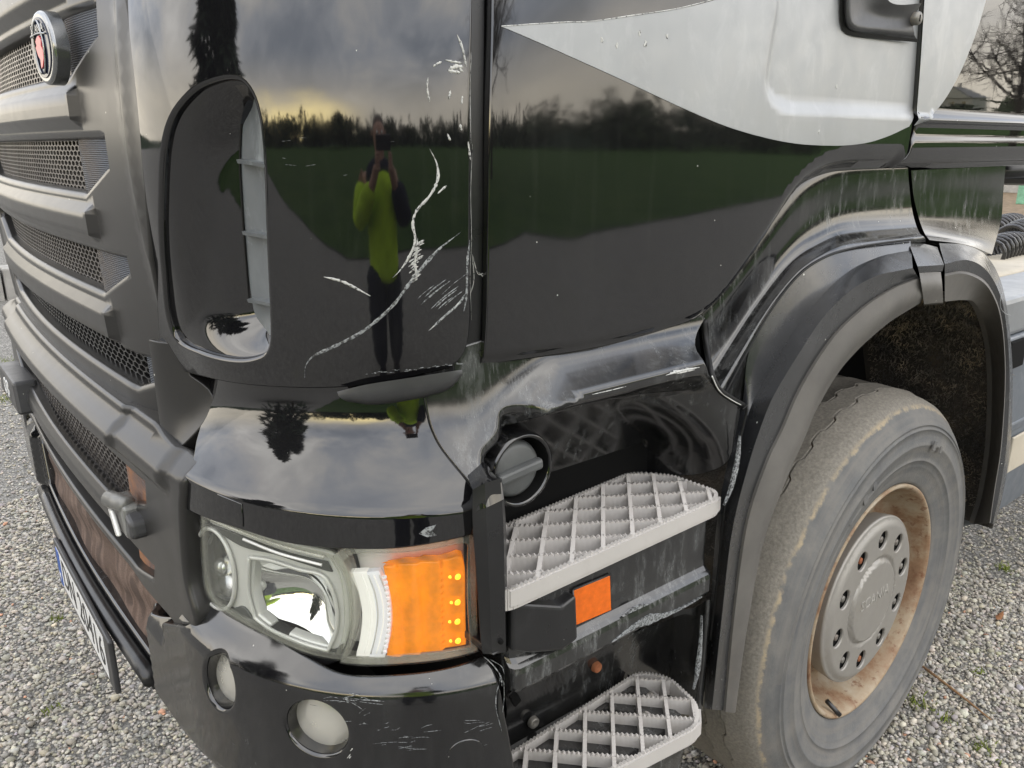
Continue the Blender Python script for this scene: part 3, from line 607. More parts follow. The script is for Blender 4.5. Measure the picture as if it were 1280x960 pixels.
# ---- badge in the top opening
bo = P(52, 60, X=.262); badge_n = np.array([-1, -.11, 0]); badge_n /= np.linalg.norm(badge_n); bux = np.array([-badge_n[1], badge_n[0], 0])*1.0
PB = Plane(bo, bux, badge_n)
rb = .048
badge = patch('badge', PB, circle(rb, 40), M['badge_rim'], truck, h=.012, roll=.006, thick=.018, depth=lambda a, z: .004*smooth(1-(rb-np.hypot(a, z))/.012)*0)
patch('badge_field', PB, circle(rb*.90, 36), M['navy'], badge, lift=.0015, h=.012, roll=.0008, thick=.001)
for sgn in (-1, 1):                                              # three-lobed silver tracery
    pts = [PB.S(np.array(sgn*.83*rb*math.cos(t)*.55), np.array(rb*.83*math.sin(t)), np.array(-.003)) for t in np.linspace(-1.2, 1.35, 9)]
    tube('badge_ring', pts, .0016, M['badge_rim'], badge, 6, 20)
tube('badge_ring', [PB.S(np.array(x*rb), np.array(rb*.42-.10*rb*x*x), np.array(-.003)) for x in np.linspace(-.72, .72, 7)], .0016, M['badge_rim'], badge, 6, 16)
gr_ = np.array([(-.1, .30), (.12, .34), (.3, .22), (.22, .05), (.36, -.1), (.30, -.34), (.1, -.56), (-.06, -.62), (-.02, -.36), (-.2, -.22), (-.32, .02), (-.2, .08), (-.26, .2)])*rb
patch('badge_creature', PB, gr_, M['red'], badge, lift=.004, h=.01, roll=.001, thick=.003)
text('badge_lettering', 'SCANIA', .017, PB.S(np.array(0.), np.array(rb*.56), np.array(-.0026)), bux, (0, 0, 1), M['badge_rim'], badge, .0006)

# ---- lower grille (grey) with two openings, bar, latch
eh = [loop_uv(L, [('Y', 1.350, 1.078, 1), ('Y', 1.364, 1.02, 1), ('Y', 1.53, .964, 1), ('Y', 2*CY-1.53, .968, 1), ('Y', 2*CY-1.364, 1.02, 1), ('Y', 2*CY-1.350, 1.078, 1)], h=.02),
      loop_uv(L, [('Y', 1.366, .912, 1), ('Y', 1.383, .868, 1), ('Y', 1.50, .842, 1), ('Y', 2*CY-1.50, .842, 1), ('Y', 2*CY-1.383, .868, 1), ('Y', 2*CY-1.366, .912, 1)], h=.02)]
yofL = lambda a: np.interp(a, L.s, L.p[:, 1])
def dep_low(a, z):
    a = np.asarray(a, float); z = np.asarray(z, float); Yv = yofL(a); c = np.minimum(Yv, 2*CY-Yv)
    o = -(.012+.010*np.clip((c-1.46)/.02, 0, 1))*smooth((z-1.088)/.022)*smooth((c-1.225)/.03)             # projecting top lip
    o = o+.035*smooth((z-1.125)/.04)                                 # rolled back at its top
    o = o-.009*np.clip(1-abs(z-.937)/.030, 0, .6)/.6*smooth((c-1.50)/.04)
    return o+.02*smooth((.865-z)/.05)*smooth((c-1.45)/.1)*.3-.010
low_loop = loop_uv(L, [(225, 583, 1), (223, 610), (222, 640), (228, 720), (241, 772), (236, 784), (222, 781), ('Y', 1.33, .836), ('Y', 1.50, .834, 1), ('Y', 2*CY-1.50, .834, 1), ('Y', 2*CY-1.24, .86), ('Y', 2*CY-1.24, 1.15, 1), ('Y', 2*CY-1.35, 1.166, 1), ('Y', 1.35, 1.166, 1), ('Y', 1.30, 1.160)], dep_low, h=.014)
lines = [np.stack([np.linspace(L.sY(1.56), L.sY(2*CY-1.56), 40), np.full(40, m_)], 1) for m_ in (.94-.0136, .94+.0136)]
lower = patch('lower_grille', L, low_loop, M['grille_grey'], truck, holes=eh, depth=dep_low, h=.014, roll=.010, thick=.04, hroll=.008, hthick=.03, lines=lines)
hexmesh('grille_mesh', L, .955, 1.085, 1.50, 2.8, M['mesh'], lower, .018, .0125, .22, lambda y, z: y > 1.525-.0*(z-.96))
hexmesh('grille_mesh', L, .842, .92, 1.50, 2.8, M['mesh'], lower, .018, .0125, .22, lambda y, z: y > 1.525)
patch('stained_end_cap', L, loop_uv(L, [('Y', 1.342, 1.08, 1), ('Y', 1.352, 1.012, 1), ('Y', 1.53, .962, 1), ('Y', 1.535, 1.08, 1)]), M['net_rust'], lower, depth=lambda a, z: .010+0*a, h=.014, roll=.002)
patch('stained_end_cap', L, loop_uv(L, [('Y', 1.358, .915, 1), ('Y', 1.37, .862, 1), ('Y', 1.50, .84, 1), ('Y', 1.53, .84, 1), ('Y', 1.53, .915, 1)]), M['net_rust'], lower, depth=lambda a, z: .010+0*a, h=.014, roll=.002)
V = [L.S(x, z, .09) for z in (.80, 1.17) for x in a_*0+np.linspace(L.sY(1.33), L.sY(2*CY-1.33), 30)]
mesh('intercooler', V, [(i, i+1, 31+i, 30+i) for i in range(29)], M['void_grey'], truck)
# latch at the end of the bar
lc = P(152, 646, X=.262)
def lo(dx, dy, dz): return lc+np.array([dx, dy, dz])
M['cast'] = plastic('dull_cast_latch', (.19, .19, .18), .35, 1.6, .5, (.45, .45, .43), 1, .1, metal=.3)
latch = prism('grille_latch', [lo(0, -.012, .020), lo(0, .050, .028), lo(0, .060, .004), lo(0, .016, -.034), lo(0, -.016, -.040)], (.030, 0, 0), M['cast'], truck, .006)
lathe('latch_barrel', [(0, -.03), (.012, -.03), (.0155, -.026), (.0155, .03), (0, .03)], lo(.004, .026, .018), M['cast'], latch, 18, R(20))
lathe('latch_screw', [(0, -.012), (.010, -.012), (.013, -.008), (.013, .0), (0, 0)], lo(-.010, .052, .014), M['bezel'], latch, 14, R(70))
prism('latch_tongue', [lo(-.004, .050, .002), lo(-.004, .030, .004), lo(-.004, -.004, -.034), lo(-.004, .012, -.040)], (-.008, 0, 0), M['bezel'], latch, .003)
prism('latch_foot', [lo(0, -.018, .014), lo(0, -.050, .006), lo(0, -.056, -.024), lo(0, -.018, -.040)], (.034, 0, 0), M['dark_grey'], latch, .008, 3)
# lettering block at the far end of the bar
fb = prism('lettered_bar_end', [(.236, 2.50, .99), (.236, 2.78, .99), (.236, 2.80, .90), (.236, 2.48, .90)], (.06, 0, 0), M['dark_grey'], truck, .008)
text('bar_letters', 'OB', .07, (.2345, 2.64, .945), (0, -1, 0), (0, 0, 1), M['white_plate'], fb, .001)

# ---- bumper
def ell(cx, cy, rx, ry, rot, n=22): t = np.linspace(0, 2*math.pi, n, endpoint=False); c, s_ = math.cos(R(rot)), math.sin(R(rot)); return [(cx+rx*math.cos(q)*c-ry*math.sin(q)*s_, cy+rx*math.cos(q)*s_+ry*math.sin(q)*c) for q in t]
sB = L.sY(1.43)
def dep_bump(a, z):
    a = np.asarray(a, float); z = np.asarray(z, float); Yv = yofL(a); c = np.minimum(Yv, 2*CY-Yv)
    o = .050*smooth((z-.852)/.07)*(1-smooth((c-1.30)/.08))            # chamfer up to the lamps
    fog = np.clip((1.472-c)/.028, 0, 1)*smooth((z-.585-.05*smooth((1.35-c)/.4))/.030)  # raised lamp corner
    o = o+.036*smooth((z-.752)/.075)*smooth((c-1.335)/.03)-.024*fog+.07*smooth((.60-z)/.16)**1.5
    return o+.004
bump_loop = loop_uv(L, [(606, 824, 1), (560, 838), (500, 846), (430, 845), (380, 826), (330, 800), (285, 773), (252, 752, 1), (240, 768), (236, 782, 1), (224, 786), (205, 772), (188, 748, 1), ('Y', 1.50, .838, 1), ('Y', 2*CY-1.5, .838, 1), ('Y', 2*CY-1.25, .80, 1), ('Y', 2*CY-1.2, .90, 1), ('Y', 2*CY-1.0, .90, 1), ('Y', 2*CY-1.0, .47, 1), ('Y', 1.3, .465, 1), ('Y', 1.0, .462), ('Y', .84, .46), ('X', .66, .46, 1), ('X', .64, .60), ('X', .632, .70), (629, 900), (622, 862), (613, 836)], dep_bump, h=.013)
net_hole = loop_uv(L, [('Y', 1.475, .826, 1), ('Y', 1.488, .70), ('Y', 1.53, .625, 1), ('Y', 2*CY-1.53, .625, 1), ('Y', 2*CY-1.475, .826, 1)], h=.02)
f1 = loop_uv(L, ell(274, 853, 20, 41, -14), lambda a, z: -.02, h=.006); f2 = loop_uv(L, ell(396, 911, 47, 35, 33), lambda a, z: -.02, h=.006)
plug = None
bumper = patch('bumper', L, bump_loop, M['black_bumper'], truck, holes=[net_hole, f1, f2], depth=dep_bump, h=.012, roll=.005, thick=.03, hroll=.007, hthick=.03)
patch('insect_net', L, loop_uv(L, [('Y', 1.46, .845, 1), ('Y', 1.47, .70), ('Y', 1.51, .61, 1), ('Y', 2*CY-1.51, .61, 1), ('Y', 2*CY-1.46, .845, 1)], h=.02), M['net'], bumper, depth=lambda a, z: .022+.004*np.sin(z*60+np.asarray(a)*14), h=.02, roll=.002)
tube('bumper_lip', [L.S(L.sY(y), .604, -.010) for y in np.linspace(1.50, 2*CY-1.5, 16)], .017, M['black_plastic'], bumper, 10)
tube('bumper_lip', [L.S(L.sY(y), .575, .008) for y in np.linspace(1.52, 2*CY-1.5, 16)], .015, M['black_plastic'], bumper, 10)
def fog(cx, cy, nx, ny, rad, dep_):
    a, z = L.uv(cx, cy); o = L.S(a, z, dep_); n = np.array([*L.base(a)[1], 0])+np.array([nx, ny, 0.]); n /= np.linalg.norm(n); pl = Plane(o, (-n[1], n[0], 0), n)
    lamp = patch('fog_lamp', pl, circle(rad, 30), M['lensgrey'], truck, depth=lambda a, z: .5*(np.asarray(a)**2+np.asarray(z)**2)/.12, h=.012, roll=.002, thick=.004)
    q = circle(rad*1.12, 30); patch('lamp_ring', pl, q, M['black_plastic'], lamp, holes=[circle(rad*.985, 30)], lift=-.010, h=.012, roll=.003, thick=.02)
    patch('lamp_housing', pl, circle(rad*1.7, 30), M['seal'], lamp, lift=-.075, h=.03, rolled=False)
    for sx in (-.5, .2): box('lamp_clip', o+pl.ux*rad*sx+np.array([0, 0, -rad*.98])+n*.008, (.008, .006, .012), M['bezel'], lamp, .001)
fog(278, 853, -.08, 0, .045, -.001); fog(399.5, 911, -.06, 0, .048, -.001)
pq = circle(.026, 24, tuple(L.uv(582, 944, -.02))); patch('tow_eye_plug', L, pq, M['black_bumper'], bumper, depth=dep_bump, lift=.0015, h=.01, roll=.0022, thick=.004)
def scb(sh, pts, wd, m, par, dep, lift=.0006): return ribbon('scratch', sh, pts, wd*.5, M[m], par, dep, lift)
def scuff(cx, cy, rx, ry, n, ang, ln, wd=(.0004, .0011), m_='graze'):
    for _ in range(n):
        x0 = cx+rng.normal(0, rx); y0 = cy+rng.normal(0, ry); l_ = ln*rng.uniform(.3, 1.4); a_ = R(ang+rng.normal(0, 9)); scb(L, [(x0, y0), (x0+l_*.5*math.cos(a_), y0-l_*.5*math.sin(a_)+rng.normal(0, .6)), (x0+l_*math.cos(a_), y0-l_*math.sin(a_))], 2*rng.uniform(*wd), m_, bumper, dep_bump, .0004)
scuff(428, 876, 22, 4, 14, -8, 26, (.0004, .0016)); scuff(505, 926, 16, 6, 9, 4, 18, (.0003, .0007)); scuff(530, 938, 30, 6, 5, 14, 40, (.0003, .0006)); scuff(460, 905, 14, 12, 10, 10, 8); scuff(590, 908, 14, 8, 7, 10, 16, (.0003, .0006)); scuff(436, 942, 2, 3, 4, 60, 6, (.0008, .0016), 'primer')
for p_, wd in (([(604, 821), (612, 827), (620, 836), (626, 846), (627, 858)], .005), ([(625, 845), (621, 865), (620, 885), (625, 905), (627, 915)], .005), ([(629, 850), (630, 872), (628, 890)], .0022), ([(612, 824), (626, 832), (630, 842)], .002)): scb(L, p_, wd*.7, 'graze', bumper, dep_bump, .0012)
for p_, wd in (([(606, 826), (616, 836), (623, 848), (622, 868), (622, 888), (626, 908)], .0016),): ribbon('crack', L, p_, wd, M['void'], bumper, dep_bump, .002)
# number plate
pl_n = np.array([-1., 0, 0]); px_ = .245
plate = box('number_plate', (px_, 1.955, .556), (.012, .60, .128), M['dark_grey'], truck, .004)
box('plate_face', (px_-.0055, 1.965, .556), (.002, .52, .104), M['white_plate'], plate, .0006)
box('plate_band', (px_-.007, 2.205, .556), (.002, .036, .100), M['plate_blue'], plate, .0006)
text('plate_letters', 'N', .03, (px_-.0084, 2.205, .53), (0, -1, 0), (0, 0, 1), M['white_plate'], plate, .0004)
text('plate_letters', 'DN 20416', .105, (px_-.007, 1.94, .556), (0, -1, 0), (0, 0, 1), M['plate_text'], plate, .0004)

# ---- wing over the headlight
def bell(z, zc, zt, D, pw_=3.6): t = np.clip((np.asarray(z, float)-zc)/(zt-zc), 0, 1); return D*(1-(1-t)**pw_)
dep_wing = lambda a, z: bell(z, 1.138, 1.32, .080, 3.0)
wing_loop = loop_uv(L, [(266, 455, 1), (258, 500), (246, 545), (229, 588), (221, 604), (220, 627, 1), (255, 645), (298, 659), (361, 677), (439, 684), (501, 683), (588, 667, 1), (591, 640), (590, 612, 1), (572, 588), (548, 558), (535, 530), (528, 497, 1), (527, 455, 1), (430, 452), (330, 452)], dep_wing, h=.010)
crest = np.stack([np.linspace(L.uv(225, 590)[0], L.uv(590, 630)[0], 90), np.full(90, 1.138)], 1)
wing = patch('wing_panel', L, wing_loop, M['black'], truck, depth=dep_wing, h=.010, roll=.004, thick=.03, lines=[crest])
cv = loop_uv(L, [(273, 618, 1), (302, 630, 1), (304, 657, 1), (275, 645, 1)], dep_wing, h=.01)
patch('washer_cover', L, cv, M['black'], wing, depth=dep_wing, lift=.002, h=.01, roll=.0015, thick=.003)
q = loop_uv(L, [(524, 667, 1), (532, 660, 1), (545, 656, 1), (540, 664, 1), (546, 669, 1), (534, 671, 1)], dep_wing, h=.01); patch('paint_chip', L, q, M['graze'], wing, depth=dep_wing, lift=.0008, h=.01, roll=.0003, thick=.0005)
# lamp-like bulge hanging below the deflector
nub = loft('deflector_foot', [[U.S(*U.uv(x, y), -.010) for x, y in ((424, 487), (460, 478), (510, 470), (560, 462), (574, 460))], [U.S(*U.uv(x, y), -.014) for x, y in ((428, 493), (465, 494), (515, 488), (560, 478), (574, 464))], [U.S(*U.uv(x, y), -.004) for x, y in ((438, 501), (470, 505), (515, 499), (555, 488), (573, 470))], [U.S(*U.uv(x, y), .06) for x, y in ((448, 503), (475, 506), (515, 500), (553, 489), (572, 472))]], M['dark_grey'], truck, 30, 5)

# ---- headlight
hl_loop = loop_uv(L, [(242, 648, 1), (247, 642), (290, 661), (350, 684), (404, 697), (416, 703, 1), (427, 722), (433, 752), (434, 785), (429, 812), (421, 830, 1), (380, 822), (330, 801), (285, 776), (253, 752), (247, 735), (243, 690)], h=.008)
sl_loop = loop_uv(L, [(418, 700, 1), (436, 688), (500, 685), (550, 680), (590, 674), (594, 690, 1), (597, 816, 1), (560, 825), (510, 831), (460, 833), (425, 831, 1), (434, 812), (439, 785), (438, 752), (431, 722)], h=.008)
lamp = patch('headlight', L, hl_loop, M['lamp_dark'], truck, depth=lambda a, z: .115+0*a, h=.012, roll=.002, thick=.002)
def shrink(q, d): c = q.mean(0); v = q-c; return c+v*(1-d/np.linalg.norm(v, axis=1)[:, None])
b1 = loop_uv(L, [(262, 660), (275, 660), (288, 675), (298, 702), (300, 735), (293, 755), (280, 757), (264, 742), (255, 710), (254, 680)], .03, h=.006)
b2 = loop_uv(L, [(318, 693, 1), (345, 697), (380, 708), (405, 714), (417, 730), (424, 755), (423, 785), (414, 808, 1), (385, 800), (345, 783), (325, 768, 1), (317, 735)], .03, h=.006)
bez_loop = shrink(hl_loop, .006)
patch('lamp_bezel', L, bez_loop, M['bezel'], lamp, holes=[b1, b2], depth=lambda a, z: .024+0*a, h=.010, roll=.002, thick=.004, hroll=.005, hthick=.012)
def bowl(lp, deep):
    c_ = (lp.min(0)+lp.max(0))/2; r_ = (lp.max(0)-lp.min(0))/2
    return lambda a, z: .034+deep*(1.25-((np.asarray(a)-c_[0])/r_[0])**2-((np.asarray(z)-c_[1])/r_[1])**2)/1.25
def bowl_old(lp, deep): return lambda a, z: .036+deep*np.sqrt(np.clip(dist_poly(lp, np.stack([np.atleast_1d(np.asarray(a, float)).ravel(), np.atleast_1d(np.asarray(z, float)).ravel()], 1))/.05, 0, 1)).reshape(np.shape(a))
patch('lamp_reflector', L, b1, M['satin_chrome'], lamp, depth=bowl(b1, .055), h=.006, rolled=False)
patch('lamp_reflector', L, b2, M['chrome'], lamp, depth=bowl(b2, .050), h=.007, rolled=False)
def rimtube(lp, dep_, r_, m_, par, nm, pts=None):
    q = pts if pts is not None else np.vstack([lp, lp[:1]]); return tube(nm, [L.S(a, z, dep_) for a, z in q], r_, M[m_], par, 8)
M['shroud'] = plastic('smoked_lamp_shroud', (.075, .078, .072), .2, 1.5, 0, speck=1, bump=0, mott=.1)
for pts in ([(250, 736, 1), (285, 771), (330, 797), (380, 818), (423, 826, 1), (427, 806, 1), (417, 814), (385, 807), (345, 791), (318, 777), (303, 760), (288, 762), (268, 752), (256, 722, 1)], [(248, 650, 1), (290, 667), (350, 690), (408, 704, 1), (414, 715, 1), (378, 704), (340, 692), (300, 682), (262, 656, 1)]): patch('lamp_shroud', L, loop_uv(L, pts, .02, h=.006), M['shroud'], lamp, depth=lambda a, z: .0205+0*a, h=.009, roll=.0015, thick=.003)
rimtube(b1, .020, .0035, 'bezel', lamp, 'lamp_trim'); rimtube(b2, .020, .0030, 'bezel', lamp, 'lamp_trim')
rimtube(shrink(b1, .011), .034, .0028, 'lamp_dark', lamp, 'lamp_seal')
for pts in ([(312, 695), (309, 720), (314, 745), (322, 772), (350, 790), (385, 804), (414, 812)],): rimtube(None, .030, .0045, 'lamp_dark', lamp, 'lamp_seal', np.array([L.uv(x, y, .03) for x, y in pts]))
bp = L.S(*L.uv(327, 722, .06), .062); lathe('bulb', [(0, -.03), (.010, -.028), (.013, -.018), (.013, .02)], bp, M['bezel'], lamp, 18, R(-35))
bp = L.S(*L.uv(277, 708, .05), .058); lathe('bulb', [(0, -.02), (.013, -.018), (.016, -.008), (.016, .02)], bp, M['satin_chrome'], lamp, 18, R(-60))
patch('lamp_cover', L, hl_loop, M['clear'], lamp, depth=lambda a, z: .010+0*a, h=.012, roll=.006, thick=.0)
lin = shrink(hl_loop, .0085); patch('lamp_rim', L, hl_loop, M['clear_rim'], lamp, holes=[lin], depth=lambda a, z: .0125+0*a, h=.008, roll=.004, thick=.03, hroll=.001, hthick=.004)
tube('lamp_lip', [L.S(*L.uv(x, y), .006) for x, y in ((252, 648), (290, 664), (345, 684), (403, 699))], .0028, M['clear_rim'], lamp, 8, 30)
tube('lamp_lip', [L.S(*L.uv(x, y), .006) for x, y in ((300, 676), (345, 694), (400, 709))], .0022, M['bezel'], lamp, 8, 30)
turn = patch('side_lamp', L, sl_loop, M['bezel'], truck, depth=lambda a, z: .060+0*a, h=.012, roll=.002, thick=.002)
sl_in = shrink(sl_loop, .010)
patch('lamp_cover', L, sl_loop, M['clear'], turn, depth=lambda a, z: .004+0*a, h=.010, roll=.006, thick=0)
patch('lamp_rim', L, sl_loop, M['clear_rim'], turn, holes=[sl_in], depth=lambda a, z: .0065+0*a, h=.008, roll=.004, thick=.03, hroll=.001, hthick=.004)
def strip_px(l, r_): return [(*l[0], 1)]+[q for q in r_[:1]]
drl1 = loop_uv(L, [(438, 717, 1), (458, 716, 1), (467, 742), (470, 775), (466, 800), (461, 820, 1), (446, 820, 1), (451, 800), (454, 770), (449, 740)], .03, h=.006)
drl2 = loop_uv(L, [(460, 716, 1), (473, 715, 1), (485, 740), (488, 770), (485, 800), (480, 820, 1), (463, 820, 1), (468, 800), (472, 772), (468, 740)], .03, h=.006)
patch('daytime_light', L, drl1, M['drl'], turn, depth=lambda a, z: .030+0*a, h=.008, roll=.002, thick=.01)
patch('daytime_light', L, drl2, M['drl_dim'], turn, depth=lambda a, z: .028+0*a, h=.008, roll=.002, thick=.01)
for k_, xo in enumerate((0, 8, 15, 22)): tube('light_prism', [L.S(*L.uv(x+xo, y, .022), .024) for x, y in ((452, 720), (461, 745), (464, 772), (460, 800), (455, 818))], .0011, M['bezel'] if k_ % 2 else M['drl'], turn, 6, 24)
for k_ in range(15):
    y = 722+k_*6.7; x = 480+6*math.sin((y-720)/100*math.pi); box('prism_tooth', L.S(*L.uv(x, y, .02), .022), (.005, .004, .0035), M['drl_dim'], turn, 0)
ind = loop_uv(L, [(480, 712, 1), (520, 708), (560, 704), (577, 701), (579, 750), (581, 806, 1), (550, 814), (515, 820), (484, 822, 1), (490, 795), (492, 768), (489, 740)], .02, h=.006)
sI = ind[:, 0]; 
def dep_ind(a, z):
    u_ = (np.asarray(a)-sI.min())/(sI.max()-sI.min()); return .018+.006*(np.modf(u_*3.6)[0])+.004*smooth(abs(np.asarray(z)-1.0)/.06)
patch('indicator', L, ind, M['indicator'], turn, depth=dep_ind, h=.006, roll=.003, thick=.02)
for y in (721, 753, 777, 801):
    for x, r_ in ((572.5+rng.uniform(-1, 1), .0048), (562.5+rng.uniform(-2, 2), .0024)):
        a, z = L.uv(x, y, .016); c = L.S(a, z, .016); lathe('indicator_led', [(0, -.003), (r_*.7, -.0025), (r_, 0)], c, M['led'], turn, 12, R(-8))
for x, y in ((434, 690), (560, 682)): box('lamp_lug', L.S(*L.uv(x, y), .03), (.02, .02, .010), M['clear_rim'], turn, .003, Matrix.Rotation(R(25), 3, 'Z'))
# dark cavity behind the lamps
a_l = np.linspace(L.uv(606, 750)[0], L.uv(236, 700)[0], 40); V = [L.S(x, z, .135) for z in (.86, 1.13) for x in a_l]
mesh('lamp_cavity', V, [(i, i+1, 41+i, 40+i) for i in range(39)], M['seal'], truck)
lt = patch('lamp_ledge', L, loop_uv(L, [(304, 797, 1), (330, 812), (380, 836), (400, 840, 1), (424, 831, 1), (380, 822), (330, 800), (306, 787, 1)], h=.008), M['black_plastic'], truck, depth=lambda a, z: .02+0*a, h=.01, roll=.004, thick=.02)

# ---- entry skirt below the door: shoulder, filler recess, sweep up to the flare
XL = lambda a: 3.1-np.asarray(a, float)
CRZ = 1.266
_bell0 = lambda a, z: bell(z, CRZ-.124*smooth((.78-XL(a))/.19), 1.345, .07, 3.2)
REC = np.vstack([loop_uv(L, [(606, 640), (599, 612), (596, 585), (600, 562), (618, 540), (655, 520), (720, 501), (800, 483), (882, 462)], _bell0, h=.01, closed=False), [[L.sX(1.17), 1.24], [L.sX(1.17), .93], [L.sX(.615), .93]]])
def dep_skirt(a, z):
    a = np.asarray(a, float); z = np.asarray(z, float); X = XL(a)
    kx = smooth((.78-X)/.19); zc = CRZ-.124*kx; o = bell(z, zc, 1.345, .070+.010*kx, 3.4-.4*kx)
    wr = .045+.20*smooth((z-1.04)/.20); left = smooth((X-.612)/.07); right = smooth((1.15-X)/wr)
    top = smooth((zc-.003-z)/(.045+.02*kx))
    p_ = np.stack([np.atleast_1d(a).ravel(), np.atleast_1d(z).ravel()], 1); d = (dist_poly(REC, p_)*inside(REC, p_)).reshape(np.shape(a))
    return o+(.080+.115*np.clip((1.262-z)/.25, 0, 1))*smooth(d/(.055+.02*kx))*right
sk_loop = loop_uv(L, [(532, 497, 1), (539, 528), (552, 556), (577, 587), (596, 608, 1), (598, 640), ('X', .600, .97, 1), ('X', 1.10, .97, 1), (893, 640), (905, 606), (918, 550), (926, 508, 1), (910, 499), (893, 482), (884, 455), (881, 398, 1), ('X', 1.06, 1.352), ('X', .80, 1.352), ('X', .66, 1.352, 1), (531, 448, 1)], dep_skirt, h=.012)
_cx = np.linspace(.61, 1.08, 80); cr_l = np.stack([[L.sX(x) for x in _cx], CRZ-.124*smooth((.78-_cx)/.19)-.002], 1)
def _rin(d):
    q = REC[:-3]; t = np.gradient(q, axis=0); t /= np.linalg.norm(t, axis=1)[:, None]; n_ = np.stack([-t[:, 1], t[:, 0]], 1)
    if not inside(REC, (q+n_*.01)[len(q)//2:len(q)//2+1])[0]: n_ = -n_
    return n_*d
skirt = patch('entry_skirt', L, sk_loop, M['black_skirt'], truck, depth=dep_skirt, h=.0085, roll=.003, thick=.02, lines=[REC[:-3], REC[:-3]*[1, 1]+_rin(.006), REC[:-3]+_rin(.014)])
for p_, wd in (([(832, 469), (850, 464), (874, 459)], .0032), ([(846, 467), (868, 462)], .0024), ([(740, 493), (762, 488), (782, 483)], .0012)): ribbon('worn_edge', L, p_, wd, M['primer'], skirt, dep_skirt, .0012)
# filler cap in its recess
fo = P(645, 584, Y=.888); ring = lathe('filler_cap', [(.052, -.016), (.054, -.019), (.058, -.018), (.060, -.010), (.066, .02)], fo, M['black'], truck, 40)
lathe('cap_well', [(0, .04), (.050, .04), (.052, -.016)], fo, M['seal'], ring, 36)
M['cap'] = plastic('grey_cap_plastic', (.115, .12, .12), .4, 1.6, .3, (.25, .25, .25), .97, .2)
lathe('cap_disc', [(0, -.008), (.036, -.008), (.043, -.004), (.046, .004), (.046, .03)], fo+np.array([-.003, 0, -.002]), M['cap'], ring, 36)
box('cap_grip', fo+np.array([-.003, -.012, -.002]), (.086, .016, .018), M['cap'], ring, .005, Matrix.Rotation(R(-6), 3, 'Y'))

# ---- pillar trim between lamp and steps
Yp = .792
def pp(x, y, Y=Yp): return P(x, y, Y=Y)
pil = loft('pillar_trim', [[pp(593, 612, .86), pp(592, 660, .86), pp(597, 740, .86), pp(600, 800, .86), pp(603, 817, .86)], [pp(591, 612, .80), pp(591, 660, .80), pp(597, 740, .80), pp(601, 800, .80), pp(604, 817, .80)], [pp(606, 604, .79), pp(608, 650, .785), pp(612, 740, .785), pp(614, 800, .785), pp(616, 818, .79)], [pp(625, 598, .79), pp(629, 650, .785), pp(631, 740, .785), pp(632, 800, .785), pp(632, 815, .79)], [pp(627, 598, .81), pp(632, 650, .81), pp(634, 740, .81), pp(634, 800, .81), pp(633, 815, .81)], [pp(627, 598, .93), pp(632, 650, .93), pp(634, 740, .93), pp(634, 800, .93), pp(633, 815, .93)]], M['black_plastic'], truck, 40, 4, sharp=(1, 2, 3, 4))
loft('pillar_cap', [[pp(584, 590, .862), pp(604, 578, .855), pp(617, 592, .84)], [pp(588, 606, .815), pp(606, 596, .808), pp(621, 597, .808)], [pp(591, 612, .802), pp(607, 606, .793), pp(627, 603, .793)], [pp(591, 640, .800), pp(609, 634, .785), pp(630, 624, .785)]], M['black'], pil, 20, 5, sharp=(2,))
prism('pillar_foot', [pp(604, 817, .80), pp(616, 818, .79), pp(632, 815, .79), pp(632, 806, .79), pp(604, 806, .80)], (0, .10, 0), M['black_plastic'], pil, .003)
for y in (802,): lathe('trim_screw', [(0, -.002), (.004, -.002), (.004, .01)], pp(626, y, .784), M['void'], pil, 10)

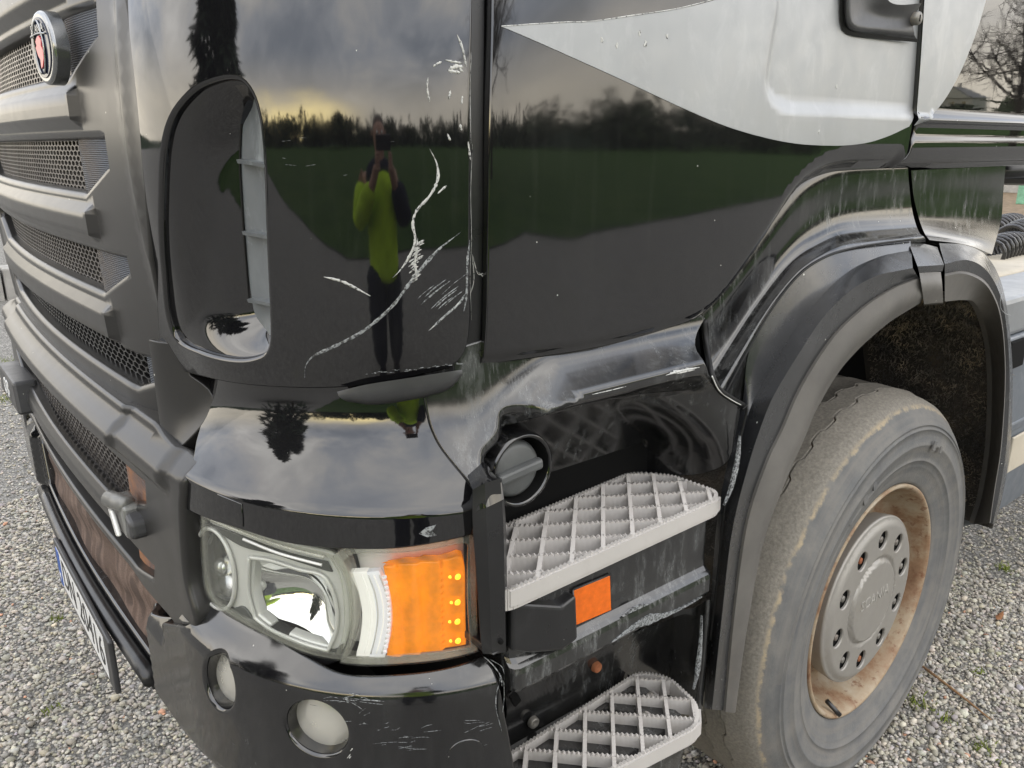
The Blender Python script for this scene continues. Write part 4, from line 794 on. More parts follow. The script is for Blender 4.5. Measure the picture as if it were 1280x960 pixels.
# ---- steps
def tread(name, outline, z, hgt, d1, d2, p1, p2, o1, o2, brk):
    """moulded open step: serrated rim and a lattice of serrated ribs. outline: (X,Y) polygon"""
    V, Fc = [], []; poly = np.asarray(outline); pit = .0085
    def wall(p, q, th=.0058, taper=0.):
        p, q = np.array(p), np.array(q); n = max(2, int(np.linalg.norm(q-p)/pit)); t = (q-p)/np.linalg.norm(q-p); s_ = np.array([-t[1], t[0]])*th/2
        o = len(V); k_ = 0
        for i in range(2*n+1):
            c = p+(q-p)*i/(2*n); zt = z if i % 2 else z-.0040
            V.extend([(*(c+s_), zt), (*(c-s_), zt), (*(c-s_*1.5), z-hgt), (*(c+s_*1.5), z-hgt)])
        for i in range(2*n):
            b = o+4*i
            for j in range(4): Fc.append((b+j, b+(j+1) % 4, b+4+(j+1) % 4, b+4+j))
        Fc.extend([(o, o+3, o+2, o+1), (o+8*n, o+8*n+1, o+8*n+2, o+8*n+3)])
    for i in range(len(poly)): wall(poly[i], poly[(i+1) % len(poly)], .0068)
    for d, pt, sp in ((d1, p1, o1), (d2, p2, o2)):
        d = np.array(d)/np.linalg.norm(d); nn = np.array([-d[1], d[0]]); c0 = np.array(pt)
        for k_ in range(-14, 15):
            b = c0+nn*sp*k_; hits = []
            for a_, b_ in zip(poly, np.roll(poly, -1, 0)):
                e_ = b_-a_; dt = d[0]*e_[1]-d[1]*e_[0]
                if abs(dt) < 1e-9: continue
                w_ = a_-b; t = (w_[0]*e_[1]-w_[1]*e_[0])/dt; u_ = (w_[0]*d[1]-w_[1]*d[0])/dt
                if 0 <= u_ < 1: hits.append(t)
            hits.sort()
            if len(hits) >= 2 and hits[-1]-hits[0] > .012: wall(b+d*hits[0], b+d*hits[-1], .0068)
    o = mesh(name, V, Fc, M['step'], truck, False)
    for x, y in brk:
        bm = bmesh.new(); box_bm(bm, (x, y, z-hgt*.72), (.022, .020, .012)); bev(bm, .004); from_bm('screw_boss', bm, M['step'], o)
        lathe('step_screw', [(0, -.001), (.006, -.001), (.006, .008)], (x, y, z-hgt*.72+.002), M['bolt'], o, 10)
    return o
zt1 = 1.015; q = lambda x, y, z: P(x, y, Z=z)[:2]
def rounded(pts, r_=.02):
    out = []; pts = [np.array(p_, float) for p_ in pts]; n = len(pts)
    for i in range(n):
        a, b, c = pts[i-1], pts[i], pts[(i+1) % n]; u1 = (a-b)/np.linalg.norm(a-b); u2 = (c-b)/np.linalg.norm(c-b); l_ = min(r_, .45*np.linalg.norm(a-b), .45*np.linalg.norm(c-b))
        p0, p1 = b+u1*l_, b+u2*l_; out += [(1-t)**2*p0+2*t*(1-t)*b+t*t*p1 for t in (0, .33, .67, 1)]
    return out
o1 = rounded([q(637, 735, zt1), q(896, 621, zt1), q(894, 612, zt1), q(838, 592, zt1), q(790, 589, zt1), q(600, 668, zt1), (.60, .80)], .022)
d1 = q(791, 666, zt1)-q(786, 603, zt1); d2 = q(753, 629.5, zt1)-q(717, 631, zt1)
def spacing(d, a, b): d = d/np.linalg.norm(d); v = b-a; return abs(v[0]*d[1]-v[1]*d[0])
t1 = tread('step_tread', o1, zt1, .034, d1, d2, q(786, 603, zt1), q(786, 617, zt1), spacing(d1, q(753, 640, zt1), q(788, 640, zt1)), spacing(d2, q(770, 617, zt1), q(770, 632.5, zt1)), [q(845, 610, zt1), q(665, 712, zt1)])
# pale outer face of the tread
def edge_band(par, pts, z0, z1, mat, y_=.004):
    V = []; n = 60; c = np.array(pts); _s = np.concatenate([[0], np.cumsum(np.linalg.norm(np.diff(c, axis=0), axis=1))]); _q = np.linspace(0, _s[-1], n); c = np.stack([np.interp(_q, _s, c[:, i]) for i in (0, 1)], 1); t = np.gradient(c, axis=0); t /= np.linalg.norm(t, axis=1)[:, None]; nn = np.stack([t[:, 1], -t[:, 0]], 1)
    for z, off in ((z1-.001, .002), (z1-.001, .0062), (z0+.002, .0068), (z0, .003)): V += [(*(c[i]+nn[i]*off), z) for i in range(n)]
    return mesh('tread_edge', V, [(i*n+j, i*n+j+1, (i+1)*n+j+1, (i+1)*n+j) for i in range(3) for j in range(n-1)], mat, par, False)
edge_band(t1, [q(632, 728, zt1), q(638, 734.6, zt1), q(894, 622, zt1), q(897, 618, zt1)], .985, 1.0125, M['step'])
zt2 = .592
o2 = rounded([(.60, .775), q(700, 992, zt2), q(872, 905, zt2), q(871, 878, zt2), q(836, 845, zt2), q(800, 838, zt2), q(600, 965, zt2)], .022)
e1 = q(805.5, 945, zt2)-q(800, 880, zt2)
A_ = lambda x, y: (600+x/3.765, 705+y/3.765)
e1 = q(*A_(770, 900), zt2)-q(*A_(740, 540), zt2); e2 = q(*A_(890, 715), zt2)-q(*A_(500, 690), zt2)
t2 = tread('step_tread', o2, zt2, .034, e1, e2, q(*A_(740, 540), zt2), q(*A_(500, 690), zt2), spacing(e1, q(*A_(620, 605), zt2), q(*A_(745, 610), zt2)), spacing(e2, q(*A_(750, 615), zt2), q(*A_(755, 705), zt2)), [q(*A_(785, 670), zt2), q(*A_(460, 760), zt2), q(*A_(815, 575), zt2)])
edge_band(t2, [q(600, 1042, zt2), q(700, 992, zt2), q(800, 942, zt2), q(860, 911, zt2), q(873, 900, zt2), q(872, 884, zt2)], .560, .5895, M['step'])
# riser under the first tread: extruded section with a ledge
def sect(name, x0, x1, sec, mat, par=None, caps=True, rnd=.012):
    """(Y,z) section pulled along X, ends rounded back"""
    xs = [x0, x0+.004, x0+rnd, (x0+x1)/2, x1-rnd, x1-.004, x1]; ins = [.012, .004, 0, 0, 0, .004, .012]; k_ = len(sec); V = []
    for x, i_ in zip(xs, ins): V += [(x, y+i_, z) for y, z in sec]
    Fc = [(i*k_+j, i*k_+(j+1) % k_, (i+1)*k_+(j+1) % k_, (i+1)*k_+j) for i in range(len(xs)-1) for j in range(k_)]
    Fc += [tuple(range(k_)), tuple(range((len(xs)-1)*k_, len(xs)*k_))[::-1]]
    return mesh(name, V, Fc, mat, par, False)
def zY(x, y, Y): return P(x, y, Y=Y)[2]
z_led = zY(800, 752, .80); z_bot = zY(800, 785, .79)
sec = [(.806, .982), (.805, .978), (.804, z_led+.020), (.802, z_led+.008), (.796, z_led+.001), (.789, z_led-.004), (.786, z_led-.012), (.786, z_bot+.006), (.789, z_bot), (.800, z_bot-.003), (.93, z_bot-.005), (.96, .97), (.95, .985), (.83, .985)]
ris = sect('step_riser', .632, P(886, 700, Y=.80)[0], sec, M['black_skirt'], truck)
blk = [pp(637, 752, .79), pp(700, 756, .79), pp(718, 742, .79), pp(720, 797, .79), pp(700, 812, .79), pp(660, 815, .79), pp(637, 812, .79)]
prism('bumper_cover', [p_+np.array([0, -.006, 0]) for p_ in blk], (0, .05, 0), M['black_plastic'], ris, .006, 3)
rfp = [pp(717, 738, .800), pp(763, 719, .800), pp(764.5, 763, .800), pp(720, 782, .800)]
prism('side_reflector', rfp, (0, .012, 0), M['reflector'], truck, .0015)
tube('reflector_frame', [np.array(p_)+np.array([0, .002, 0]) for p_ in rfp+rfp[:1]], .0022, M['black_plastic'], truck, 6)
def quad_strip(name, pts, wd, Y, m_, par):
    c = np.array([P(x, y, Y=Y) for x, y in pts]); c = crom(c, 24); t = np.gradient(c, axis=0); t /= np.linalg.norm(t, axis=1)[:, None]; nn = np.stack([-t[:, 2], 0*t[:, 0], t[:, 0]], 1)
    u_ = np.linspace(0, 1, 24); w_ = np.interp(u_, np.linspace(0, 1, len(wd)), wd)[:, None]/2; w_ = w_*(1+.15*rng.standard_normal((24, 1)))
    V = np.vstack([c+nn*w_, c-nn*w_, c+nn*w_+[0, .004, 0], c-nn*w_+[0, .004, 0]]); n = 24
    Fc = [f for j in range(n-1) for f in ((j, j+1, n+j+1, n+j), (j, 2*n+j, 2*n+j+1, j+1), (n+j, n+j+1, 3*n+j+1, 3*n+j))]
    return mesh(name, V, Fc, M[m_], par, False)
quad_strip('worn_patch', [(765, 803), (785, 789), (805, 777), (835, 768), (860, 757), (878, 746)], [.001, .010, .020, .008, .002, .001], .7845, 'graze', ris)
quad_strip('worn_patch', [(779, 771), (795, 761), (812, 755)], [.001, .007, .001], .7855, 'graze', ris)
# recessed wall behind and above the second step
wl = [[P(x, y, Y=Yw) for x, y in pts] for pts, Yw in (([(632, 842), (700, 822), (780, 795), (860, 765), (884, 755)], .93), ([(632, 870), (700, 850), (790, 815), (850, 805), (884, 800)], .95), ([(632, 900), (700, 885), (790, 840), (845, 840), (890, 850)], .955), ([(600, 985), (680, 945), (800, 880), (850, 880), (890, 890)], .96))]
wall_ = loft('step_recess', wl, M['black_skirt'], truck, 40, 6)
jam = loft('recess_side', [[P(x, y, Y=Y) for (x, y, Y) in pts] for pts in ([(842, 762, .93), (838, 800, .95), (836, 850, .955)], [(866, 760, .86), (862, 810, .87), (858, 870, .88)], [(884, 750, .80), (878, 820, .80), (872, 885, .80)], [(888, 750, .80), (883, 820, .80), (878, 890, .80)])], M['black_skirt'], truck, 24, 6)
for x, y, m_ in ((746, 834, 'rust_bolt'), (667, 903, 'bolt')):
    c = P(x, y, Y=.944); b_ = lathe('recess_bolt', [(0, -.003), (.005, -.004), (.008, -.006), (.0105, -.004), (.0115, .004)], c, M[m_], wall_, 16)
quad_strip('slot', [(640, 866), (648, 880)], [.014, .014], .94, 'void', wall_)
quad_strip('worn_patch', [(880, 838), (874, 855), (868, 863)], [.002, .012, .001], .799, 'graze', jam) if False else None
lowr = sect('lower_step_riser', .66, 1.06, [(.80, .566), (.792, .56), (.79, .50), (.80, .40), (.92, .38), (.94, .575)], M['black_skirt'], truck)

# ---- quarter panel behind the door and the wheel arch flare
def row(pts, Y): return [P(p_[0], p_[1], Y=(p_[2] if len(p_) > 2 else Y)) for p_ in pts]
q1 = [row([(868, 392), (894, 364), (934, 311), (982, 243), (1014, 214), (1055, 200), (1137, 197)], .89), row([(884, 402), (908, 374), (947, 321), (994, 253), (1022, 228), (1057, 214.5), (1135, 211)], .885), row([(886, 436), (914, 405), (949, 352), (992, 302), (1026, 276), (1065, 264), (1139, 255)], .884), row([(890, 462), (918, 424), (953, 372), (992, 324), (1026, 300), (1062, 286), (1144, 278)], .874), row([(896, 482), (923, 437), (957, 383), (994, 338), (1026, 315), (1060, 302), (1150, 292)], .850), row([(901, 490), (928, 445), (960, 390), (995, 345), (1026, 323), (1060, 311), (1156, 297)], .838), row([(926, 508), (950, 462), (978, 408), (1008, 362), (1035, 338), (1065, 324), (1158, 308)], .850)]
quarter = loft('quarter_panel', q1, M['black_worn'], truck, 60, 8)
q2 = [row([(1139, 213), (1200, 210), (1257, 207)], .885), row([(1142, 245), (1200, 243), (1254, 242)], .8845), row([(1149, 274), (1200, 273), (1252, 272)], .8805), row([(1156, 292), (1205, 297), (1245, 300)], .868), row([(1162, 300), (1208, 306), (1240, 318)], .852)]
quarter2 = loft('quarter_panel', q2, M['black_worn'], truck, 40, 8)
V = [P(x, y, Y=.93) for x, y in ((870, 380), (960, 260), (1050, 200), (1250, 200), (1235, 300), (1150, 310), (1060, 330), (960, 400), (925, 520), (880, 480))]
mesh('panel_backing', V, [tuple(range(len(V)))], M['void'], truck, False)
# flare, front section: rows from the body seam out to the rubber lip and back in
fA = row([(880, 884), (888, 760), (896, 655), (910, 575), (928, 505), (936, 440), (962, 392), (996, 347), (1027, 325), (1061, 313), (1098, 306), (1138, 301)], .838)
fB = row([(883, 886), (893, 760), (903, 655), (920, 575), (938, 510), (957, 474), (990, 417), (1027, 370), (1061, 339), (1096, 322), (1120, 316), (1139, 313)], .822)
fC = row([(890, 887), (903, 765), (915, 665), (936, 580), (958, 515), (973, 484), (1000, 440), (1028, 398), (1062, 364), (1095, 345), (1120, 339), (1141, 335)], .776)
fD = row([(904, 888), (915, 770), (931, 655), (955, 580), (976, 535), (994, 493), (1018, 451), (1046, 413), (1081, 381), (1112, 361), (1130, 353), (1148, 347)], .790)
fE = row([(918, 884), (934, 785), (954, 680), (984, 597), (1004, 552), (1022, 510), (1048, 466), (1070, 440), (1090, 421), (1113, 402), (1132, 390), (1150, 379)], .796)
fF = [p_+np.array([.0, .14, 0]) for p_ in fE]
flare = loft('wheel_arch_flare', [fA, fB, fC, fD], M['flare'], truck, 90, 5, sharp=(1, 2))
fDb = [p_+np.array([.001, -.005, -.001]) for p_ in fD]; mid = [(a+b)/2+np.array([0, -.012, 0]) for a, b in zip(fDb, fE)]
loft('flare_lip', [[p_+np.array([0, .012, 0]) for p_ in fDb], fDb, mid, fE, fF], M['rubber_lip'], flare, 90, 5, sharp=(1, 3))
tube('body_seam', [p_+np.array([0, -.002, 0]) for p_ in row([(903, 496), (909, 485), (930, 445), (961, 390), (996, 345), (1027, 323), (1061, 311), (1100, 304), (1140, 299)], .836)], .0022, M['seal'], flare, 6, 50)
tube('seam_edge', [p_ for p_ in row([(928, 512), (934, 508), (930, 530), (919, 575), (905, 640), (897, 720), (888, 800)], .80)], .0022, M['seal'], flare, 6, 40)
tube('seam_edge', row([(880, 400, .876), (882, 425, .868), (885, 446, .845), (889, 466, .815), (898, 486), (912, 497), (929, 507)], .804), .0055, M['seal'], flare, 8, 40)
tube('seam_highlight', row([(890, 470), (899, 488), (913, 499), (926, 506)], .7995), .0011, M['bezel'], flare, 6, 30)
quad_strip('worn_patch', [(926, 545), (923, 575), (915, 610), (906, 632)], [.002, .010, .010, .002], .7765, 'graze', flare)
quad_strip('worn_patch', [(878, 770), (877, 800), (873, 840), (868, 862)], [.001, .006, .012, .002], .797, 'graze', truck).name = 'worn_edge'
# bracket that joins the two flare sections
br = loft('flare_bracket', [row([(1136, 304), (1155, 305), (1172, 309)], .84), row([(1138, 309), (1156, 310), (1173, 313)], .825), row([(1147, 333), (1163, 332), (1180, 331)], .782), row([(1149, 341), (1163, 340), (1178, 339)], .786)], M['flare'], truck, 16, 5, sharp=(1, 2))
loft('bracket_strap', [row([(1149, 340), (1163, 339), (1176, 340)], .788), row([(1152, 358), (1165, 357), (1178, 358)], .772), row([(1155, 380), (1166, 379), (1179, 378)], .786), row([(1155, 382), (1166, 381), (1179, 380)], .88)], M['rubber_lip'], br, 16, 5, sharp=(2,))
gO = row([(1174, 304), (1205, 306), (1230, 317), (1247, 341), (1257, 375), (1263, 420), (1266, 480), (1263, 560), (1253, 620), (1244, 654)], .842)
gB = row([(1176, 313), (1206, 313), (1229, 322), (1247, 347), (1257, 379), (1263, 424), (1266, 482), (1262, 560), (1252, 620), (1243, 655)], .822)
gC = row([(1181, 330), (1208, 325), (1229, 334), (1245, 356), (1255, 387), (1260, 430), (1262, 484), (1258, 560), (1249, 618), (1241, 655)], .784)
gD = row([(1181, 342), (1205, 339), (1229, 349), (1242, 367), (1251, 392), (1256, 430), (1257, 484), (1252, 560), (1244, 612), (1238, 654)], .790)
gD2 = row([(1181, 345), (1205, 342), (1228, 352), (1241, 369), (1250, 394), (1255, 431), (1256, 485), (1251, 560), (1243, 612), (1237, 654)], .777)
gE = row([(1181, 377), (1205, 375, .80), (1219, 379, .82), (1230, 402, .85), (1238, 439, .875), (1240, 495, .88), (1237, 560, .88), (1228, 618, .88), (1217, 655, .88)], .792)
gF = [p_+np.array([0, .014, 0]) for p_ in gE]
flare2 = loft('wheel_arch_flare', [gO, gB, gC, gD], M['flare'], truck, 60, 5, sharp=(1, 2))
loft('flare_lip', [gD, gD2, gE, gF], M['rubber_lip'], flare2, 60, 5, sharp=(1, 2))
tube('loose_thread', row([(1256, 362), (1251, 372), (1251, 385), (1257, 392), (1263, 394)], .775), .0007, M['silver'], flare2, 6, 20)
# flare inner liner with its bristly spray mat
Lp = [p_ for p_ in fE]+[p_ for p_ in gE[1:]]; Lx = np.array([[p_[0], p_[2]] for p_ in Lp]); wc = np.array([1.82, .5])
Lx = wc+(Lx-wc)*1.015; Lx = crom(Lx, 90)
rowsL = [[np.array([x, y, z]) for x, z in Lx] for y in (.83, .95, 1.10, 1.28)]
lin_ = loft('wheel_liner', rowsL, None, truck, 90, 5)
b = NB('spray_mat'); n1 = b.noise(55, 3, .7); col = b.ramp(b.noise(7, 4), (.35, (.03, .028, .025)), (.6, (.07, .06, .048)), (.78, (.16, .12, .08))); b.set(Base_Color=col, Roughness=.85); b.bump(n1, 1., .012); M['mat'] = b.m; lin_.data.materials.clear(); lin_.data.materials.append(M['mat'])
V, Fc = [], []; nL = 22000
ti = rng.uniform(.02, .98, nL)*89; i0 = ti.astype(int); fr = (ti-i0)[:, None]; pxz = Lx[i0]*(1-fr)+Lx[i0+1]*fr; inn = wc-pxz; inn /= np.linalg.norm(inn, axis=1)[:, None]; yy = rng.uniform(.835, 1.26, nL)
for i in range(nL):
    c = np.array([pxz[i, 0], yy[i], pxz[i, 1]]); d = np.array([inn[i, 0], rng.normal(0, .5)-.25, inn[i, 1]])+rng.normal(0, .45, 3); d /= np.linalg.norm(d); s_ = np.cross(d, rng.normal(size=3)); s_ /= np.linalg.norm(s_)
    o = len(V); l_ = rng.uniform(.008, .018); V += [c-s_*.0016, c+s_*.0016, c+d*l_]; Fc.append((o, o+1, o+2))
b = NB('mat_bristles'); col = b.ramp(b.noise(8, 4), (.40, (.09, .086, .08)), (.55, (.27, .23, .18)), (.70, (.62, .48, .30))); b.set(Base_Color=col, Roughness=.55); M['bristle'] = b.m
br_ = mesh('mat_bristles', V, Fc, M['bristle'], lin_, False); br_['kind'] = 'stuff'
arc = fA[4:]+gO; loft('arch_sheet', [[p_+np.array([0, .015, -.004]) for p_ in arc], [p_+np.array([0, .46, -.004]) for p_ in arc]], M['void'], truck, 90, 3)
mesh('arch_back', [(1.15, 1.28, .3), (2.9, 1.28, .3), (2.9, 1.28, 1.3), (1.15, 1.28, 1.3)], [(0, 1, 2, 3)], M['void'], truck, False)

# ---- wheel
WC = P(1088, 757, Y=.826); WC[2] = .500; ST = R(2.2); RT = .528
wheel = bpy.data.objects.new('front_wheel', None); COL.objects.link(wheel); wheel.parent = truck; wheel.matrix_parent_inverse = Matrix.Translation(truck.location).inverted()
def wear_tyre():
    b = NB('worn_tyre_rubber'); sp = b.n('SeparateXYZ'); b.put(sp.inputs[0], b.co)
    dx = b.math('SUBTRACT', sp.outputs[0], float(WC[0])); dz = b.math('SUBTRACT', sp.outputs[2], float(WC[2]))
    r_ = b.math('SQRT', b.math('ADD', b.math('MULTIPLY', dx, dx), b.math('MULTIPLY', dz, dz)))
    n1 = b.noise(11, 6, .65); n2 = b.noise(150, 4, .65); n3 = b.noise(26, 5, .7)
    side_ = b.ramp(n1, (.30, (.105, .108, .112)), (.5, (.14, .14, .137)), (.70, (.19, .182, .168)))
    ang = b.math('ARCTAN2', dz, dx); rv = b.n('CombineXYZ'); b.put(rv.inputs[0], b.math('MULTIPLY', r_, 60.)); b.put(rv.inputs[1], b.math('MULTIPLY', ang, 1.2))
    side_ = b.mix(b.rng(b.noise(1, 4, .6, rv.outputs[0]), .45, .7, 0, .55), side_, (.20, .185, .165))
    side_ = b.mix(b.rng(n3, .60, .72, 0, .22), side_, (.065, .068, .075))
    tread_ = b.ramp(n2, (.35, (.175, .166, .150)), (.52, (.225, .213, .192)), (.70, (.285, .268, .238)))
    rr = b.math('ADD', r_, b.math('MULTIPLY', b.math('SUBTRACT', n3, .5), .022)); ty = b.math('SUBTRACT', sp.outputs[1], .868); 
    ist = b.rng(ty, -.004, .004)
    tread_ = b.mix(1, tread_, (.9, .88, .84), 'MULTIPLY')
    col = b.mix(b.rng(rr, .490, .500), side_, tread_)
    band = b.math('MULTIPLY', b.rng(rr, .490, .494), b.rng(rr, .5015, .497), True)
    col = b.mix(b.math('MULTIPLY', band, b.rng(n3, .38, .62, .0, .75)), col, (.42, .34, .22))
    b.set(Base_Color=col, Roughness=.8, IOR=1.4); b.bump(b.math('ADD', b.math('MULTIPLY', n2, .6), n1), .5, .003); return b.m
M['tyre'] = wear_tyre(); M['groove'] = plastic('groove_dirt', (.20, .14, .085), .9, 1.4, .5, (.09, .06, .04), 1, .3)
prof = [(.298, .030), (.302, .010), (.306, .002), (.312, -.002), (.330, -.006), (.350, -.013), (.352, -.0145), (.356, -.0145), (.358, -.016), (.366, -.0185), (.367, -.0205), (.3695, -.0205), (.3705, -.0195), (.380, -.022), (.405, -.027), (.407, -.0285), (.411, -.0285), (.413, -.027), (.430, -.027), (.444, -.0248), (.445, -.0268), (.4475, -.0265), (.4485, -.0238), (.455, -.0222), (.4555, -.0242), (.4578, -.0236), (.459, -.0208), (.470, -.016), (.482, -.008), (.490, -.001), (.496, .004), (.502, .009), (.509, .018), (.515, .034), (.519, .055)]
ng = len(prof)
for gy in (.075, .125, .19, .255): prof += [(RT-.006+.004*min(1, gy/.12), gy-.004), (RT-.006+.004*min(1, gy/.12), gy-.0025), (RT-.021, gy-.001), (RT-.021, gy+.001), (RT-.006+.004*min(1, gy/.12), gy+.0025), (RT-.004, gy+.004)]
prof += [(RT-.008, .31), (.505, .325), (.47, .335), (.40, .34), (.30, .31)]
def zig(q_, a):
    if ng <= q_ < ng+24: ph = (a*34/math.pi) % 2; t = abs(ph-1); return .010*(smooth((t-.35)/.3)-.5)
    return 0
tyre = lathe('tyre', prof, WC, M['tyre'], wheel, 340, ST, zig)
for v in tyre.data.vertices: v.co.z = max(v.co.z, .003)
for gy in (.075, .125):                                          # dirt packed in the grooves
    V, Fc = [], []; n = 340
    for i in range(n):
        a = 2*math.pi*i/n; y0 = gy+zig(ng, a)
        for dy in (-.0012, .0012): y = y0+dy; r_ = RT-.0105+.0; x = r_*math.cos(a); V.append((WC[0]+x*math.cos(ST)-y*math.sin(ST), WC[1]+x*math.sin(ST)+y*math.cos(ST), max(.0, WC[2]+r_*math.sin(a))))
    mesh('groove_dirt', V, [(2*i, 2*i+1, (2*i+3) % (2*n), (2*i+2) % (2*n)) for i in range(n)], M['groove'], wheel, False)
def rustm():
    b = NB('rusty_rim_paint'); n1 = b.noise(9, 6, .65); n2 = b.noise(40, 5, .65)
    col = b.ramp(n1, (.30, (.13, .062, .03)), (.42, (.25, .15, .085)), (.54, (.33, .255, .17)), (.70, (.40, .345, .265)))
    col = b.mix(b.rng(n2, .56, .68, 0, .85), col, (.15, .055, .022))
    b.set(Base_Color=col, Roughness=.62); b.bump(n2, .35, .002); return b.m
M['rust'] = rustm()
rim = lathe('rim', [(.300, .030), (.303, .006), (.303, .000), (.299, -.0025), (.2945, -.001), (.291, .004), (.287, .020), (.282, .045), (.272, .075), (.262, .092), (.245, .100), (.225, .097), (.19, .085), (.10, .085)], WC, M['rust'], wheel, 120, ST)
_W = Matrix.Translation(Vector(WC)+Vector((.014, -.002, .008))) @ Matrix.Scale(1.027, 4) @ Matrix.Translation(-Vector(WC)); wheel.matrix_basis = _W
# nut cover
hn = np.array([math.sin(ST), -math.cos(ST), 0.]); hux = np.array([math.cos(ST), math.sin(ST), 0.])
M['hub'] = plastic('silver_hub_cover', (.315, .30, .275), .42, 1.6, .45, (.27, .24, .19), .99, .1, 120, .35, .07)
hw = WC-hn*.004; hp_ = Plane(hw, hux, hn)
hdep = lambda a, z: (lambda r_: .010*smooth((r_-.190)/.024)**1.6-.005*smooth((.110-r_)/.006)+.006*smooth(1-abs(r_-.1115)/.010)+.001)(np.hypot(a, z))
PH = R(13); holes = [circle(.0265, 20, (.162*math.cos(PH+2*math.pi*i/10), .162*math.sin(PH+2*math.pi*i/10)), .0275) for i in range(10)]
hubr = .213
hub = patch('nut_cover', hp_, circle(hubr, 90), M['hub'], wheel, holes=holes, depth=hdep, h=.007, roll=.006, thick=.034, hroll=.004, hthick=.003)
hn3 = lambda a, z, d: hp_.S(np.array(a), np.array(z), np.array(d))
for i in range(10):
    an = PH+2*math.pi*i/10; c = hn3(.162*math.cos(an), .162*math.sin(an), .006)
    lathe('wheel_nut', [(0, -.001), (.0075, -.001), (.0082, .001), (.0082, .006), (.0135, .006), (.0148, .009), (.0148, .03)], c, M['rust_bolt'] if i % 4 == 3 else M['bolt'], hub, 6 if False else 12, ST)
    lathe('nut_hole_shade', [(0, .0055), (.034, .0055)], c, M['void'], hub, 12, ST)  # flat black disc stands in for the shade inside the nut hole
text('hub_lettering', 'SCANIA', .041, hn3(0, .012, -.0042), hux, (0, 0, 1), plastic('hub_letter_edge', (.37, .355, .325), .4, 1.6, 0, speck=1, bump=0), hub, .0011)
vv = [hn3(-.135, -.232, -.0+.02), hn3(-.128, -.25, -.0), hn3(-.122, -.262, -.012)]; tube('tyre_valve', [np.array(x) for x in vv], .006, M['black_plastic'], wheel, 8)
txt = [('RADIAL', 100, .375, .020)]
# faint moulded marks on the sidewall
for an, rr, l_ in ((118, .385, .035), (112, .392, .03), (128, .38, .02), (72, .41, .03), (66, .405, .022), (205, .39, .03), (212, .39, .03), (150, .40, .02)):
    a = R(an); c = WC+np.array([rr*math.cos(a), -.030, rr*math.sin(a)]); box('moulded_mark', c, (l_*.5, .004, l_*.8), M['tyre'], wheel, .001, Matrix.Rotation(-a+math.pi/2, 3, 'Y'))

# ---- chassis, side fairing, coil hoses, bar behind the cab
box('chassis_frame', (3.6, 1.62, .86), (3.6, .09, .27), M['dark_grey'], truck, .01)
box('chassis_frame', (3.6, 2.54, .86), (3.6, .09, .27), M['dark_grey'], truck, .01)
M['alu'] = plastic('aluminium_side_box', (.26, .27, .28), .4, 1.6, .3, (.3, .3, .29), .97, .05, 200, .3, .1)
M['fairing'] = plastic('blue_grey_fairing', (.11, .125, .145), .4, 1.6, .3, (.3, .3, .3), .97, .05, 200, 0, .1)
M['cream'] = plastic('cream_dusty_top', (.50, .45, .36), .6, 1.5, .4, (.35, .3, .22), .97, .1, 200, 0, .1)
fx = 2.60
fr_ = prism('side_fairing', [(fx, .90, 1.06), (fx, .895, .92), (fx, .875, .74), (fx, .87, .60), (fx, .885, .46), (fx, .95, .42), (fx, 1.25, .42), (fx, 1.25, 1.06)], (1.6, 0, 0), M['fairing'], truck, .012, 3)
box('fairing_ridge', (fx+.8, .882, .765), (1.56, .016, .03), M['fairing'], fr_, .006)
box('fairing_panel', (fx+.80, .868, .675), (1.4, .008, .12), M['cream'], fr_, .003)
box('tank_box', (3.2, 1.02, 1.12), (1.5, .22, .12), M['alu'], truck, .015)
box('tank_recess', (2.68, .896, 1.005), (.12, .012, .09), M['void'], truck, .004)
box('deck_top', (3.3, 1.55, 1.16), (1.7, .9, .06), M['cream'], truck, .02)
tube('rear_mudguard_bar', [P(1250, 214, Y=1.0), P(1300, 212, Y=1.0)+np.array([.2, 0, 0])], .022, M['black_plastic'], truck, 10)
box('rear_bumper_bar', P(1275, 219, Y=1.06)+np.array([.25, 0, 0]), (.62, .12, .06), M['black_plastic'], truck, .02)
for x0, y0, Yc, rad, nn in ((1236, 318, 1.30, .05, 9), (1262, 300, 1.42, .06, 9), (1240, 290, 1.55, .05, 8)):
    c = P(x0, y0, Y=Yc); pts = []
    for i in range(nn*16): t = i/16*2*math.pi; pts.append(c+np.array([i*.0022, rad*math.cos(t), rad*math.sin(t)*1.0+.02*math.sin(i*.02)]))
    tube('coil_hose', pts, .0085, M['hose'], truck, 7)
box('valve_block', P(1215, 300, Y=1.25), (.12, .1, .1), M['bolt'], truck, .008)
tube('air_pipe', [P(1205, 292, Y=1.2), P(1228, 285, Y=1.2), P(1250, 255, Y=1.25), P(1251, 240, Y=1.25)], .006, M['bolt'], truck, 7, 20)
# far-side rear wheels keep the truck standing from other viewpoints
for (x, y) in ((WC[0], 2*CY-1.0), (5.4, 1.0), (5.4, 2*CY-1.0)):
    wl_ = lathe('road_wheel', [(0, -.05), (.2, -.05), (.28, .0), (.30, -.14), (.40, -.16), (.50, -.13), (.52, -.06), (.52, .08), (.48, .14), (.3, .14)], (x, y, .515), M['black_plastic'], truck, 48)

